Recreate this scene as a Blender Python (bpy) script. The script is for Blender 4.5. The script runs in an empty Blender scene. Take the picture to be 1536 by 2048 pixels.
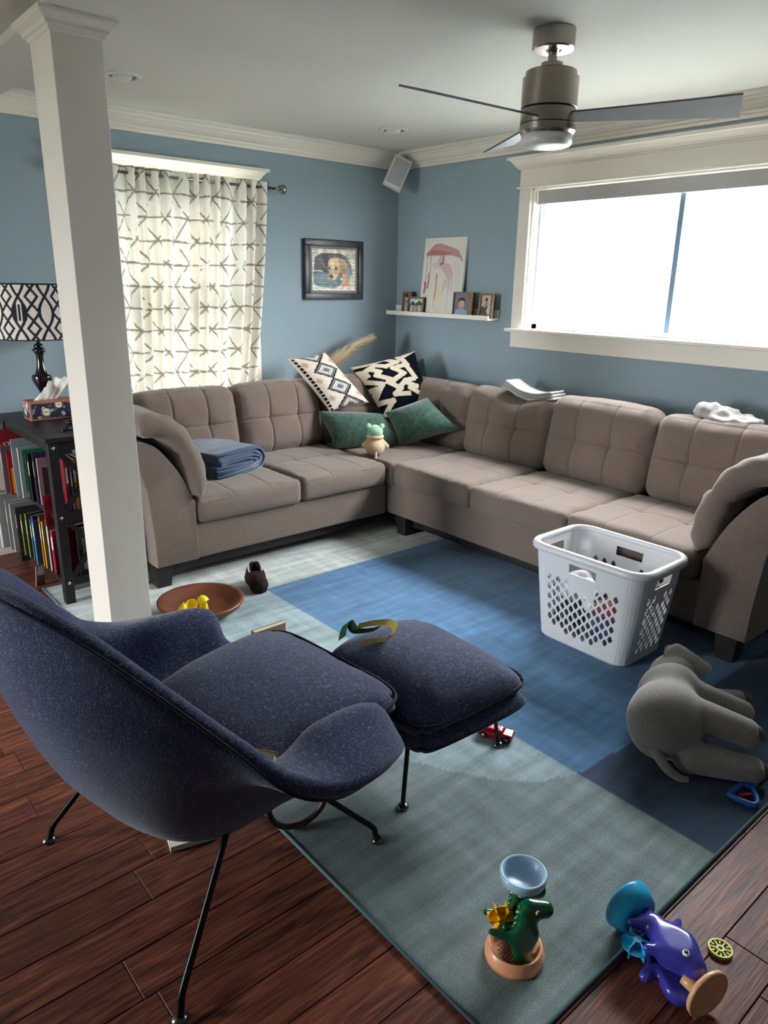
import bpy, bmesh, math, random
import numpy as np
from mathutils import Vector, Matrix
random.seed(7); np.random.seed(7)
scn = bpy.context.scene
COL = scn.collection

# ---------------------------------------------------------------- camera
cam_d = bpy.data.cameras.new('camera'); cam = bpy.data.objects.new('camera', cam_d); COL.objects.link(cam)
scn.camera = cam
FPX = 1459.26
cam_d.sensor_fit = 'VERTICAL'; cam_d.sensor_height = 24.0; cam_d.lens = FPX / 2048.0 * 24.0
cam_d.clip_start = 0.05; cam_d.clip_end = 200
def cam_axes(yaw, pitch, roll):
    f = Vector((math.sin(yaw)*math.cos(pitch), math.cos(yaw)*math.cos(pitch), math.sin(pitch)))
    r = Vector((math.cos(yaw), -math.sin(yaw), 0)); u = r.cross(f)
    return r*math.cos(roll)+u*math.sin(roll), -r*math.sin(roll)+u*math.cos(roll), f
_r, _u, _f = cam_axes(math.radians(40.834), math.radians(-17.407), math.radians(1.024))
cam.matrix_world = Matrix(((_r.x, _u.x, -_f.x, -3.90), (_r.y, _u.y, -_f.y, -4.41), (_r.z, _u.z, -_f.z, 1.527), (0, 0, 0, 1)))

# ---------------------------------------------------------------- world, daylight, exposure
SKY = 9.0
w = bpy.data.worlds.new('overcast_sky'); scn.world = w; w.use_nodes = True
bg = w.node_tree.nodes['Background']; bg.inputs[0].default_value = (0.93, 0.97, 1.0, 1); bg.inputs[1].default_value = SKY
vs = scn.view_settings
vs.view_transform = 'Standard'; vs.look = 'None'; vs.gamma = 1.0; vs.use_curve_mapping = False
vs.exposure = 2.35
scn.cycles.use_denoising = True
scn.cycles.max_bounces = 10; scn.cycles.diffuse_bounces = 6; scn.cycles.transmission_bounces = 8; scn.cycles.transparent_max_bounces = 12
scn.cycles.sample_clamp_indirect = 6.0
scn.cycles.caustics_reflective = False; scn.cycles.caustics_refractive = False
def portal(name, loc, rot, sx, sy):
    l = bpy.data.lights.new(name, 'AREA'); l.shape = 'RECTANGLE'; l.size = sx; l.size_y = sy
    l.cycles.is_portal = True
    o = bpy.data.objects.new(name, l); COL.objects.link(o); o.location = loc; o.rotation_euler = rot
H = math.pi/2
portal('portal_window_right', (0.14, -2.30, 1.68), (0, H, 0), 0.86, 2.1)      # faces -x
portal('portal_window_left', (-1.86, 0.14, 1.45), (-H, 0, 0), 1.1, 1.3)        # faces -y
portal('patio_door_offscreen', (-6.64, -1.0, 1.10), (0, -H, 0), 2.0, 0.8)         # faces +x
# ---------------------------------------------------------------- helpers
def lin(c):
    c = np.asarray(c, float)/255.0
    return np.where(c <= 0.04045, c/12.92, ((c+0.055)/1.055)**2.4)
def rgba(c):
    l = lin(c); return (float(l[0]), float(l[1]), float(l[2]), 1.0)
MATS = {}
def mat(name, col, rough=0.6, metal=0.0, noise=None, bump=None, spec=0.5, sheen=0.0, coat=0.0, attr=False, col2=None, mapscale=None, trans=0.0, emit=None):
    """principled material; noise=(scale, amount) colour variation, bump=(scale, strength)"""
    if name in MATS: return MATS[name]
    m = bpy.data.materials.new(name); m.use_nodes = True; MATS[name] = m
    nt = m.node_tree; b = nt.nodes['Principled BSDF']; L = nt.links
    b.inputs['Roughness'].default_value = rough; b.inputs['Metallic'].default_value = metal
    b.inputs['Specular IOR Level'].default_value = spec
    b.inputs['Sheen Weight'].default_value = sheen; b.inputs['Coat Weight'].default_value = coat
    b.inputs['Transmission Weight'].default_value = trans
    b.inputs['Base Color'].default_value = rgba(col)
    if emit:
        b.inputs['Emission Color'].default_value = rgba(emit[0]); b.inputs['Emission Strength'].default_value = emit[1]
    tc = nt.nodes.new('ShaderNodeTexCoord'); mp = nt.nodes.new('ShaderNodeMapping')
    L.new(tc.outputs['Object'], mp.inputs[0])
    if mapscale: mp.inputs['Scale'].default_value = mapscale
    src = None
    if attr:
        a = nt.nodes.new('ShaderNodeAttribute'); a.attribute_name = 'Col'; src = a.outputs['Color']
        L.new(src, b.inputs['Base Color'])
    if noise:
        n = nt.nodes.new('ShaderNodeTexNoise'); n.inputs['Scale'].default_value = noise[0]; n.inputs['Detail'].default_value = 5
        L.new(mp.outputs[0], n.inputs['Vector'])
        if col2 is not None:
            r = nt.nodes.new('ShaderNodeValToRGB')
            r.color_ramp.elements[0].position = 0.5-noise[1]; r.color_ramp.elements[1].position = 0.5+noise[1]
            r.color_ramp.elements[0].color = rgba(col); r.color_ramp.elements[1].color = rgba(col2)
            L.new(n.outputs['Fac'], r.inputs[0]); L.new(r.outputs[0], b.inputs['Base Color'])
        else:
            r = nt.nodes.new('ShaderNodeMapRange')
            r.inputs['From Min'].default_value = 0.3; r.inputs['From Max'].default_value = 0.7
            r.inputs['To Min'].default_value = 1-noise[1]; r.inputs['To Max'].default_value = 1+noise[1]
            L.new(n.outputs['Fac'], r.inputs['Value'])
            mx = nt.nodes.new('ShaderNodeVectorMath'); mx.operation = 'SCALE'
            if src: L.new(src, mx.inputs[0])
            else: mx.inputs[0].default_value = rgba(col)[:3]
            L.new(r.outputs[0], mx.inputs['Scale']); L.new(mx.outputs[0], b.inputs['Base Color'])
    if bump:
        n2 = nt.nodes.new('ShaderNodeTexNoise'); n2.inputs['Scale'].default_value = bump[0]; n2.inputs['Detail'].default_value = 4
        L.new(mp.outputs[0], n2.inputs['Vector'])
        bp = nt.nodes.new('ShaderNodeBump'); bp.inputs['Strength'].default_value = bump[1]; bp.inputs['Distance'].default_value = 0.004
        L.new(n2.outputs['Fac'], bp.inputs['Height']); L.new(bp.outputs[0], b.inputs['Normal'])
    return m

ORG = {}
def mk(name, V, F, m, parent=None, smooth=True, cols=None, world=True, recalc=False):
    """one mesh object; world-space vertices are moved into the parent's frame"""
    V = np.asarray(V, float).reshape(-1, 3)
    me = bpy.data.meshes.new(name)
    off = np.zeros(3)
    if parent is not None and world: off = ORG[parent.name]
    me.from_pydata((V-off).tolist(), [], [tuple(int(i) for i in f) for f in F])
    if cols is not None:
        ca = me.color_attributes.new('Col', 'FLOAT_COLOR', 'POINT')
        cc = np.ones((len(V), 4)); cc[:, :3] = cols
        ca.data.foreach_set('color', cc.ravel())
    if recalc:
        bm = bmesh.new(); bm.from_mesh(me); bmesh.ops.recalc_face_normals(bm, faces=bm.faces); bm.to_mesh(me); bm.free()
    if smooth:
        me.polygons.foreach_set('use_smooth', [True]*len(me.polygons))
        if smooth == 'auto':
            try: me.set_sharp_from_angle(angle=math.radians(38))
            except Exception: pass
    me.update()
    if m is not None: me.materials.append(m)
    o = bpy.data.objects.new(name, me); COL.objects.link(o)
    if parent is not None: o.parent = parent
    ORG[o.name] = off
    return o
def tag(o, label, cat, group=None, kind=None):
    if label: o['label'] = label
    if cat: o['category'] = cat
    if group: o['group'] = group
    if kind: o['kind'] = kind
    return o
def thing(name, label, cat, loc=(0, 0, 0), rotz=0.0, group=None, kind=None):
    o = bpy.data.objects.new(name, None); COL.objects.link(o); o.empty_display_size = 0.05
    o.location = loc; o.rotation_euler = (0, 0, rotz); ORG[o.name] = np.array(loc, float)
    return tag(o, label, cat, group, kind)
def struct(name, V, F, m, parent=None, smooth=False, **k):
    o = mk(name, V, F, m, parent, smooth, **k)
    if parent is None: o['kind'] = 'structure'
    return o
class B:
    """collects shapes into one mesh"""
    def __init__(s): s.V = []; s.F = []; s.n = 0
    def add(s, V, F):
        V = np.asarray(V, float).reshape(-1, 3)
        s.V.append(V); s.F += [tuple(int(i)+s.n for i in f) for f in F]; s.n += len(V); return s
    def box(s, x0, x1, y0, y1, z0, z1):
        V = [(x, y, z) for x in (x0, x1) for y in (y0, y1) for z in (z0, z1)]
        return s.add(V, [(0, 1, 3, 2), (4, 6, 7, 5), (0, 4, 5, 1), (2, 3, 7, 6), (0, 2, 6, 4), (1, 5, 7, 3)])
    def rbox(s, x0, x1, y0, y1, z0, z1, r=0.005, seg=2):
        bm = bmesh.new(); bmesh.ops.create_cube(bm, size=1)
        bmesh.ops.scale(bm, vec=(x1-x0, y1-y0, z1-z0), verts=bm.verts)
        bmesh.ops.translate(bm, vec=((x0+x1)/2, (y0+y1)/2, (z0+z1)/2), verts=bm.verts)
        bmesh.ops.bevel(bm, geom=bm.edges[:], offset=r, segments=seg, affect='EDGES', profile=0.5)
        bm.verts.index_update()
        s.add([v.co[:] for v in bm.verts], [[v.index for v in f.verts] for f in bm.faces]); bm.free(); return s
    def lathe(s, prof, cx=0, cy=0, n=40, close=False):
        prof = np.asarray(prof, float); k = len(prof)
        a = np.linspace(0, 2*math.pi, n, endpoint=False)
        V = np.stack([cx+prof[None, :, 0]*np.cos(a)[:, None], cy+prof[None, :, 0]*np.sin(a)[:, None], np.repeat(prof[None, :, 1], n, 0)], -1)
        F = []
        for i in range(n):
            j = (i+1) % n
            for q in range(k-1 if not close else k):
                r = (q+1) % k
                F.append((i*k+q, j*k+q, j*k+r, i*k+r))
        return s.add(V, F)
    def tube(s, pts, r, n=8, closed=False, caps=True):
        pts = np.asarray(pts, float); k = len(pts)
        rr = np.full(k, r) if np.isscalar(r) else np.asarray(r, float)
        V = []; up = np.array([0.0, 0.0, 1.0]); prevu = None
        for i in range(k):
            a = pts[(i-1) % k] if (closed or i > 0) else pts[0]
            b = pts[(i+1) % k] if (closed or i < k-1) else pts[-1]
            t = b-a; t = t/(np.linalg.norm(t)+1e-12)
            if prevu is None:
                u = np.cross(t, up)
                if np.linalg.norm(u) < 1e-3: u = np.cross(t, [1.0, 0, 0])
            else: u = prevu - t*np.dot(prevu, t)
            u = u/(np.linalg.norm(u)+1e-12); v = np.cross(t, u); prevu = u
            for q in range(n):
                an = 2*math.pi*q/n; V.append(pts[i]+rr[i]*(math.cos(an)*u+math.sin(an)*v))
        F = []
        for i in range(k if closed else k-1):
            j = (i+1) % k
            for q in range(n):
                F.append((i*n+q, i*n+(q+1) % n, j*n+(q+1) % n, j*n+q))
        if caps and not closed:
            F.append(tuple(range(n))[::-1]); F.append(tuple((k-1)*n+q for q in range(n)))
        return s.add(V, F)
    def prism(s, poly, lo, hi, axis='y'):
        """extrude a closed polygon of (a, b) along an axis"""
        k = len(poly); V = []
        for t in (lo, hi):
            for a, b in poly:
                V.append({'y': (a, t, b), 'x': (t, a, b), 'z': (a, b, t)}[axis])
        F = [tuple(range(k))[::-1], tuple(range(k, 2*k))]
        for i in range(k): j = (i+1) % k; F.append((i, j, k+j, k+i))
        return s.add(V, F)
    def grid(s, G, flip=False):
        n, m = G.shape[:2]; F = []
        for i in range(n-1):
            for j in range(m-1):
                f = (i*m+j, (i+1)*m+j, (i+1)*m+j+1, i*m+j+1); F.append(f[::-1] if flip else f)
        return s.add(G.reshape(-1, 3), F)
    def mk(s, name, m, parent=None, smooth=False, **k):
        return mk(name, np.concatenate(s.V), s.F, m, parent, smooth, **k)
def xform(bld, M):
    """apply a 4x4 (mathutils) matrix to everything in a builder"""
    A = np.array(M)
    bld.V = [v @ A[:3, :3].T + A[:3, 3] for v in bld.V]; return bld
def catmull(P, n):
    """smooth curve through points P, n samples per span"""
    P = np.asarray(P, float); Q = np.concatenate([[2*P[0]-P[1]], P, [2*P[-1]-P[-2]]]); out = []
    for i in range(len(P)-1):
        p0, p1, p2, p3 = Q[i:i+4]
        for t in np.linspace(0, 1, n, endpoint=False):
            out.append(0.5*((2*p1)+(-p0+p2)*t+(2*p0-5*p1+4*p2-p3)*t*t+(-p0+3*p1-3*p2+p3)*t**3))
    out.append(P[-1]); return np.array(out)
def fbm(P, scale, seed=0, oct=3):
    """cheap smooth pseudo-noise from sums of sines, about -1..1"""
    rs = np.random.RandomState(seed); P = np.asarray(P, float); out = np.zeros(P.shape[:-1]); amp = 1.0; tot = 0
    for o in range(oct):
        for k in range(4):
            d = rs.normal(size=3); d /= np.linalg.norm(d); out = out+amp*np.sin((P @ d)*scale*(2**o)*(0.7+0.6*rs.rand())+rs.rand()*6.28)
        tot += amp*2; amp *= 0.5
    return out/tot
# signed distance shapes -> one continuous mesh (surface nets)
def sd_cone(G, a, b, ra, rb):
    a = np.array(a, float); b = np.array(b, float); ab = b-a
    t = np.clip(((G-a) @ ab)/(ab @ ab), 0, 1)
    return np.linalg.norm(G-(a+t[..., None]*ab), axis=-1)-(ra+(rb-ra)*t)
def sd_ell(G, c, r, R=None):
    Q = G-np.array(c, float)
    if R is not None: Q = Q @ np.asarray(R)
    r = np.array(r, float); k0 = np.linalg.norm(Q/r, axis=-1); k1 = np.linalg.norm(Q/(r*r), axis=-1)
    return k0*(k0-1)/np.maximum(k1, 1e-9)
def smin(a, b, k):
    h = np.clip(0.5+0.5*(b-a)/k, 0, 1); return b*(1-h)+a*h-k*h*(1-h)
def smax(a, b, k): return -smin(-a, -b, k)
def snets(f, lo, hi, h):
    lo = np.array(lo, float); n = np.ceil((np.array(hi)-lo)/h).astype(int)+1
    ax = [lo[i]+h*np.arange(n[i]) for i in range(3)]
    G = np.stack(np.meshgrid(*ax, indexing='ij'), -1); F = f(G); S = F < 0
    c = tuple(n-1); acc = np.zeros(c+(3,)); cnt = np.zeros(c)
    def sl(o): return tuple(slice(o[i], o[i]+c[i]) for i in range(3))
    cs = [(i, j, k) for i in (0, 1) for j in (0, 1) for k in (0, 1)]
    for a in cs:
        for d in range(3):
            if a[d] == 0:
                b = list(a); b[d] = 1; b = tuple(b)
                fa, fb = F[sl(a)], F[sl(b)]; x = S[sl(a)] != S[sl(b)]
                t = np.where(x, fa/np.where(x, fa-fb, 1), 0)
                p = G[sl(a)]+t[..., None]*(G[sl(b)]-G[sl(a)])
                acc += x[..., None]*p; cnt += x
    msk = cnt > 0; vid = -np.ones(c, int); vid[msk] = np.arange(msk.sum()); V = acc[msk]/cnt[msk][:, None]
    faces = []
    for d in range(3):
        o1, o2 = (d+1) % 3, (d+2) % 3
        s0 = [slice(None)]*3; s1 = [slice(None)]*3; s0[d] = slice(0, n[d]-1); s1[d] = slice(1, n[d])
        x = S[tuple(s0)] != S[tuple(s1)]; pos = S[tuple(s0)]
        idx = np.argwhere(x)
        idx = idx[(idx[:, o1] > 0) & (idx[:, o2] > 0) & (idx[:, o1] < c[o1]) & (idx[:, o2] < c[o2])]
        e1 = np.zeros(3, int); e1[o1] = 1; e2 = np.zeros(3, int); e2[o2] = 1
        q = [vid[tuple((idx-e).T)] for e in (np.zeros(3, int), e1, e1+e2, e2)]
        fl = pos[tuple(idx.T)]
        Q = np.stack(q, 1); Q[~fl] = Q[~fl][:, ::-1]
        faces.append(Q)
    return V, np.concatenate(faces).tolist()
# flat prints: a small raster painted by code, carried as colours on a fine grid
class Canvas:
    def __init__(s, nx, ny, bgc):
        s.X, s.Y = np.meshgrid(np.linspace(0, 1, nx), np.linspace(0, 1, ny), indexing='ij'); s.asp = 1.0
        s.A = np.tile(np.array(bgc, float), (nx, ny, 1))
    def put(s, M, c, a=1.0):
        M = M.astype(float)[..., None]*a; s.A = s.A*(1-M)+np.array(c, float)*M
    def poly(s, pts, c, a=1.0):
        ins = np.zeros(s.X.shape, bool); k = len(pts)
        for i in range(k):
            (x0, y0), (x1, y1) = pts[i], pts[(i+1) % k]
            if y0 == y1: continue
            ins ^= ((s.Y < y0) != (s.Y < y1)) & (s.X < (x1-x0)*(s.Y-y0)/(y1-y0)+x0)
        s.put(ins, c, a)
    def ell(s, cx, cy, rx, ry, c, a=1.0, rot=0.0):
        dx, dy = s.X-cx, s.Y-cy; q, r = math.cos(rot), math.sin(rot)
        s.put(((dx*q+dy*r)/rx)**2+((dy*q-dx*r)/ry)**2 < 1, c, a)
    def line(s, pts, wd, c, a=1.0):
        d = np.full(s.X.shape, 9.0)
        for (x0, y0), (x1, y1) in zip(pts[:-1], pts[1:]):
            ex, ey = x1-x0, y1-y0; t = np.clip(((s.X-x0)*ex+(s.Y-y0)*ey)/(ex*ex+ey*ey+1e-12), 0, 1)
            d = np.minimum(d, np.hypot(s.X-x0-t*ex, s.Y-y0-t*ey))
        s.put(d < wd/2, c, a)
    def bars(s, pts, wd, c):
        for (x0, y0), (x1, y1) in zip(pts[:-1], pts[1:]):
            L = math.hypot(x1-x0, y1-y0); ex, ey = (x1-x0)/L, (y1-y0)/L
            al = (s.X-x0)*ex+(s.Y-y0)*ey; ac = np.abs((s.Y-y0)*ex-(s.X-x0)*ey)
            s.put((al > -wd*.45) & (al < L+wd*.45) & (ac < wd/2), c)
    def noise(s, amt, sc, seed=0):
        P = np.stack([s.X, s.Y, 0*s.X], -1); s.A = np.clip(s.A*(1+amt*fbm(P, sc, seed)[..., None]), 0, 255)
    def lincols(s): return lin(s.A).reshape(-1, 3)
def print_grid(name, cv, P00, P10, P01, m, parent=None, **k):
    """flat printed sheet: corners P00 (u=v=0), P10 (u=1), P01 (v=1)"""
    P00, P10, P01 = [np.array(p, float) for p in (P00, P10, P01)]
    G = P00+cv.X[..., None]*(P10-P00)+cv.Y[..., None]*(P01-P00)
    return B().grid(G).mk(name, m, parent, cols=cv.lincols(), **k)
M_PRINT = mat('printed_sheet', (255, 255, 255), 0.55, attr=True)
def boxgrid(nx, ny, nz, xs=None, ys=None):
    """surface points of a cube, shared along edges, spaced denser near the edges"""
    idx = {}; V = []; F = []
    def crd(n): return [math.sin((2*i/n-1)*math.pi/2) for i in range(n+1)]
    xs = crd(nx) if xs is None else xs; ys = crd(ny) if ys is None else ys; zs = crd(nz); nx, ny = len(xs)-1, len(ys)-1
    def vid(i, j, k):
        if (i, j, k) not in idx: idx[(i, j, k)] = len(V); V.append((xs[i], ys[j], zs[k]))
        return idx[(i, j, k)]
    for k in (0, nz):
        for i in range(nx):
            for j in range(ny):
                f = (vid(i, j, k), vid(i+1, j, k), vid(i+1, j+1, k), vid(i, j+1, k)); F.append(f if k else f[::-1])
    for j in (0, ny):
        for i in range(nx):
            for k in range(nz):
                f = (vid(i, j, k), vid(i+1, j, k), vid(i+1, j, k+1), vid(i, j, k+1)); F.append(f[::-1] if j else f)
    for i in (0, nx):
        for j in range(ny):
            for k in range(nz):
                f = (vid(i, j, k), vid(i, j+1, k), vid(i, j+1, k+1), vid(i, j, k+1)); F.append(f if i else f[::-1])
    return np.array(V), F
# ---------------------------------------------------------------- room materials
M_WALL = mat('blue_grey_paint', (144, 161, 170), 0.75, noise=(2.0, 0.02), bump=(220, 0.05), spec=0.25)
M_CEIL = mat('ceiling_paint', (206, 204, 198), 0.9, spec=0.2)
M_TRIM = mat('white_trim_paint', (226, 219, 208), 0.38, spec=0.45)
M_COLM = mat('column_paint', (226, 217, 206), 0.30, spec=0.5)
M_VINYL = mat('window_vinyl', (205, 215, 224), 0.35)
M_MULL = mat('mullion_shaded_grey', (110, 135, 158), 0.4, 0.3)  # the mullion's dark shading is put into this blue-grey colour
M_SHADE = mat('roller_shade_fabric', (178, 176, 176), 0.85)
M_DARK = mat('subfloor', (28, 18, 14), 0.9)
def glass_mat():
    m = bpy.data.materials.new('window_glass'); m.use_nodes = True; nt = m.node_tree; nt.nodes.clear()
    o = nt.nodes.new('ShaderNodeOutputMaterial'); t = nt.nodes.new('ShaderNodeBsdfTransparent'); g = nt.nodes.new('ShaderNodeBsdfGlossy')
    g.inputs['Roughness'].default_value = 0.02; x = nt.nodes.new('ShaderNodeMixShader'); x.inputs[0].default_value = 0.05
    nt.links.new(t.outputs[0], x.inputs[1]); nt.links.new(g.outputs[0], x.inputs[2]); nt.links.new(x.outputs[0], o.inputs[0]); return m
M_GLASS = glass_mat()
def wood_floor_mat():
    m = bpy.data.materials.new('red_brown_floorboards'); m.use_nodes = True; nt = m.node_tree; L = nt.links; b = nt.nodes['Principled BSDF']
    tc = nt.nodes.new('ShaderNodeTexCoord'); oi = nt.nodes.new('ShaderNodeObjectInfo')
    cm = nt.nodes.new('ShaderNodeCombineXYZ'); mu = nt.nodes.new('ShaderNodeMath'); mu.operation = 'MULTIPLY'; mu.inputs[1].default_value = 37.0
    L.new(oi.outputs['Random'], mu.inputs[0]); L.new(mu.outputs[0], cm.inputs[0]); L.new(mu.outputs[0], cm.inputs[1])
    ad = nt.nodes.new('ShaderNodeVectorMath'); ad.operation = 'ADD'; L.new(tc.outputs['Object'], ad.inputs[0]); L.new(cm.outputs[0], ad.inputs[1])
    mp = nt.nodes.new('ShaderNodeMapping'); mp.inputs['Scale'].default_value = (1.6, 22, 8); L.new(ad.outputs[0], mp.inputs[0])
    n1 = nt.nodes.new('ShaderNodeTexNoise'); n1.inputs['Scale'].default_value = 3.0; n1.inputs['Detail'].default_value = 8; n1.inputs['Distortion'].default_value = 1.3
    L.new(mp.outputs[0], n1.inputs['Vector'])
    mp2 = nt.nodes.new('ShaderNodeMapping'); mp2.inputs['Scale'].default_value = (5, 160, 20); L.new(ad.outputs[0], mp2.inputs[0])
    n2 = nt.nodes.new('ShaderNodeTexNoise'); n2.inputs['Scale'].default_value = 2.0; n2.inputs['Detail'].default_value = 4; L.new(mp2.outputs[0], n2.inputs['Vector'])
    r = nt.nodes.new('ShaderNodeValToRGB'); e = r.color_ramp.elements
    e[0].position = 0.30; e[0].color = rgba((62, 33, 26)); e[1].position = 0.72; e[1].color = rgba((142, 84, 61))
    q = e.new(0.5); q.color = rgba((104, 58, 44))
    L.new(n1.outputs['Fac'], r.inputs[0])
    mr = nt.nodes.new('ShaderNodeMapRange'); mr.inputs['From Min'].default_value = 0.35; mr.inputs['From Max'].default_value = 0.7; mr.inputs['To Min'].default_value = 0.72; mr.inputs['To Max'].default_value = 1.12
    L.new(n2.outputs['Fac'], mr.inputs['Value'])
    mr2 = nt.nodes.new('ShaderNodeMapRange'); mr2.inputs['To Min'].default_value = 0.78; mr2.inputs['To Max'].default_value = 1.22; L.new(oi.outputs['Random'], mr2.inputs['Value'])
    mm = nt.nodes.new('ShaderNodeMath'); mm.operation = 'MULTIPLY'; L.new(mr.outputs[0], mm.inputs[0]); L.new(mr2.outputs[0], mm.inputs[1])
    sc = nt.nodes.new('ShaderNodeVectorMath'); sc.operation = 'SCALE'; L.new(r.outputs[0], sc.inputs[0]); L.new(mm.outputs[0], sc.inputs['Scale'])
    L.new(sc.outputs[0], b.inputs['Base Color'])
    b.inputs['Roughness'].default_value = 0.44; b.inputs['Specular IOR Level'].default_value = 0.25
    bp = nt.nodes.new('ShaderNodeBump'); bp.inputs['Strength'].default_value = 0.25; bp.inputs['Distance'].default_value = 0.004
    L.new(n1.outputs['Fac'], bp.inputs['Height']); L.new(bp.outputs[0], b.inputs['Normal'])
    return m
M_FLOOR = wood_floor_mat()
X0, Y0, ZC = -6.5, -6.8, 2.425

# ---------------------------------------------------------------- walls, ceiling, beam, column
struct('ground_outside', [(-30, -30, -0.4), (30, -30, -0.4), (30, 30, -0.4), (-30, 30, -0.4)], [(0, 1, 2, 3)], mat('garden_ground', (112, 116, 98), 0.95))
struct('wall_left', *(lambda b: (np.concatenate(b.V), b.F))(B().box(X0, -2.34, 0, 0.15, 0, ZC).box(-1.327, 0.15, 0, 0.15, 0, ZC).box(-2.34, -1.327, 0, 0.15, 0, 0.85).box(-2.34, -1.327, 0, 0.15, 2.05, ZC)), M_WALL)
struct('wall_right', *(lambda b: (np.concatenate(b.V), b.F))(B().box(0, 0.15, -1.26, 0, 0, ZC).box(0, 0.15, Y0, -3.34, 0, ZC).box(0, 0.15, -3.34, -1.26, 0, 1.255).box(0, 0.15, -3.34, -1.26, 2.11, ZC)), M_WALL)
struct('wall_side', *(lambda b: (np.concatenate(b.V), b.F))(B().box(X0-.15, X0, Y0, -1.4, 0, ZC).box(X0-.15, X0, -0.6, 0.15, 0, ZC).box(X0-.15, X0, -1.4, -0.6, 0, 0.1).box(X0-.15, X0, -1.4, -0.6, 2.1, ZC)), M_WALL)
struct('wall_back', *(lambda b: (np.concatenate(b.V), b.F))(B().box(X0-.15, 0.15, Y0-.15, Y0, 0, ZC)), M_WALL)
struct('ceiling', *(lambda b: (np.concatenate(b.V), b.F))(B().box(X0-.15, 0.15, Y0-.15, 0.15, ZC, ZC+0.15)), M_CEIL)
struct('trim_3', *(lambda b: (np.concatenate(b.V), b.F))(B().box(-2.923, -2.704, Y0, -0.001, 2.39, ZC)), M_CEIL)
CROWN = [(0, 2.318), (0.012, 2.318), (0.014, 2.335), (0.024, 2.337), (0.028, 2.349), (0.040, 2.356), (0.054, 2.370), (0.063, 2.386), (0.070, 2.389), (0.073, 2.402), (0.090, 2.405), (0.090, 2.4245), (0, 2.4245)]
def crown(name, poly, lo, hi, axis):
    b = B().prism(poly, lo, hi, axis); o = b.mk(name, M_TRIM, None, False, recalc=True); o['kind'] = 'structure'
# left wall (runs along x) and right wall (runs along y)
b = B(); k = len(CROWN)
V = [(X0, -d, z) for d, z in CROWN]+[(-d, -d, z) for d, z in CROWN]
F = [tuple(range(k)), tuple(range(2*k-1, k-1, -1))]+[(i, (i+1) % k, k+(i+1) % k, k+i) for i in range(k)]
struct('trim_1', V, F, M_TRIM, recalc=True)
V = [(-d, Y0, z) for d, z in CROWN]+[(-d, -d, z) for d, z in CROWN]
struct('trim_2', V, F, M_TRIM, recalc=True)
BASEP = [(0, 0), (0.016, 0), (0.016, 0.085), (0.012, 0.09), (0.012, 0.115), (0.006, 0.13), (0, 0.135)]
for nm, pts in (('baseboard_left', [[(X0, -d, z), (-0.0, -d, z)] for d, z in BASEP]), ('baseboard_right', [[(-d, Y0, z), (-d, 0, z)] for d, z in BASEP])):
    k = len(BASEP); V = [p[0] for p in pts]+[p[1] for p in pts]
    struct(nm, V, [tuple(range(k)), tuple(range(2*k-1, k-1, -1))]+[(i, (i+1) % k, k+(i+1) % k, k+i) for i in range(k)], M_TRIM, recalc=True)
# square column with its capital
cx0, cx1, cy0, cy1 = -2.921, -2.742, -1.500, -1.276
col = thing('column', 'square white painted column with stepped capital under the ceiling beam', 'column', ((cx0+cx1)/2, (cy0+cy1)/2, 0), kind='structure')
B().rbox(cx0, cx1, cy0, cy1, 0, 2.36, 0.003, 2).mk('shaft', M_COLM, col)
CAP = [(0, 2.328), (0.006, 2.331), (0.010, 2.342), (0.018, 2.346), (0.022, 2.358), (0.032, 2.366), (0.040, 2.372), (0.046, 2.380), (0.046, 2.3895)]
b = B(); V = []
for d, z in CAP: V += [(cx0-d, cy0-d, z), (cx1+d, cy0-d, z), (cx1+d, cy1+d, z), (cx0-d, cy1+d, z)]
F = [(4*i+q, 4*i+(q+1) % 4, 4*i+4+(q+1) % 4, 4*i+4+q) for i in range(len(CAP)-1) for q in range(4)]+[tuple(range(4*len(CAP)-4, 4*len(CAP)))]
b.add(V, F).mk('capital', M_COLM, col)

# ---------------------------------------------------------------- floorboards
fl = struct('floor', *(lambda b: (np.concatenate(b.V), b.F))(B().box(X0, 0, Y0, 0, -0.06, -0.014)), M_DARK)
PITCH = 0.1255; LENS = [0.62, 0.94, 1.26]
def plank_data(L, wd=PITCH-0.0022):
    t = B(); c = 0.0011; h = 0.014; V = []
    for ins, z in ((0, -h), (0, -c), (c, 0)):
        V += [(ins, ins, z), (L-ins, ins, z), (L-ins, wd-ins, z), (ins, wd-ins, z)]
    F = [(8, 9, 10, 11)]+[(4*i+q, 4*i+(q+1) % 4, 4*i+4+(q+1) % 4, 4*i+4+q) for i in range(2) for q in range(4)]
    return V, F
PD = {}
for L in LENS:
    me = bpy.data.meshes.new('plank'); V, F = plank_data(L-0.0018); me.from_pydata(V, [], F); me.materials.append(M_FLOOR); PD[L] = me
far = B(); rs = random.Random(5); npl = 0
FIXED = {-2.776+0.0: -3.62, -3.03: -3.527, -3.41: -3.115, -3.910: -2.08, -4.036: -2.62}
for r in range(55):
    ylo = -2.775+PITCH*(22-r)
    if ylo > -0.01 or ylo < Y0: continue
    x = X0+rs.choice([0.0, -0.4, -0.75, -1.05])
    seq = []
    for y_, xs in FIXED.items():
        if abs(y_-ylo) < 0.03: x = xs-1.26*2-0.94-0.62
    while x < 0:
        L = rs.choice(LENS); seq.append((x, L)); x += L
    for x, L in seq:
        hid = (x > -2.9 and x+L < -0.55 and ylo > -3.60 and ylo < -0.8)
        near = (x+L > -4.5 and -4.6 < ylo and x < -0.0)
        if near and npl < 295:
            o = bpy.data.objects.new('plank', PD[L]); COL.objects.link(o); o.parent = fl; o.location = (x, ylo+0.0011, 0); npl += 1
        else:
            V, F = plank_data(L-0.0018); far.add(np.array(V)+[x, ylo+0.0011, 0], F)
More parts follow.
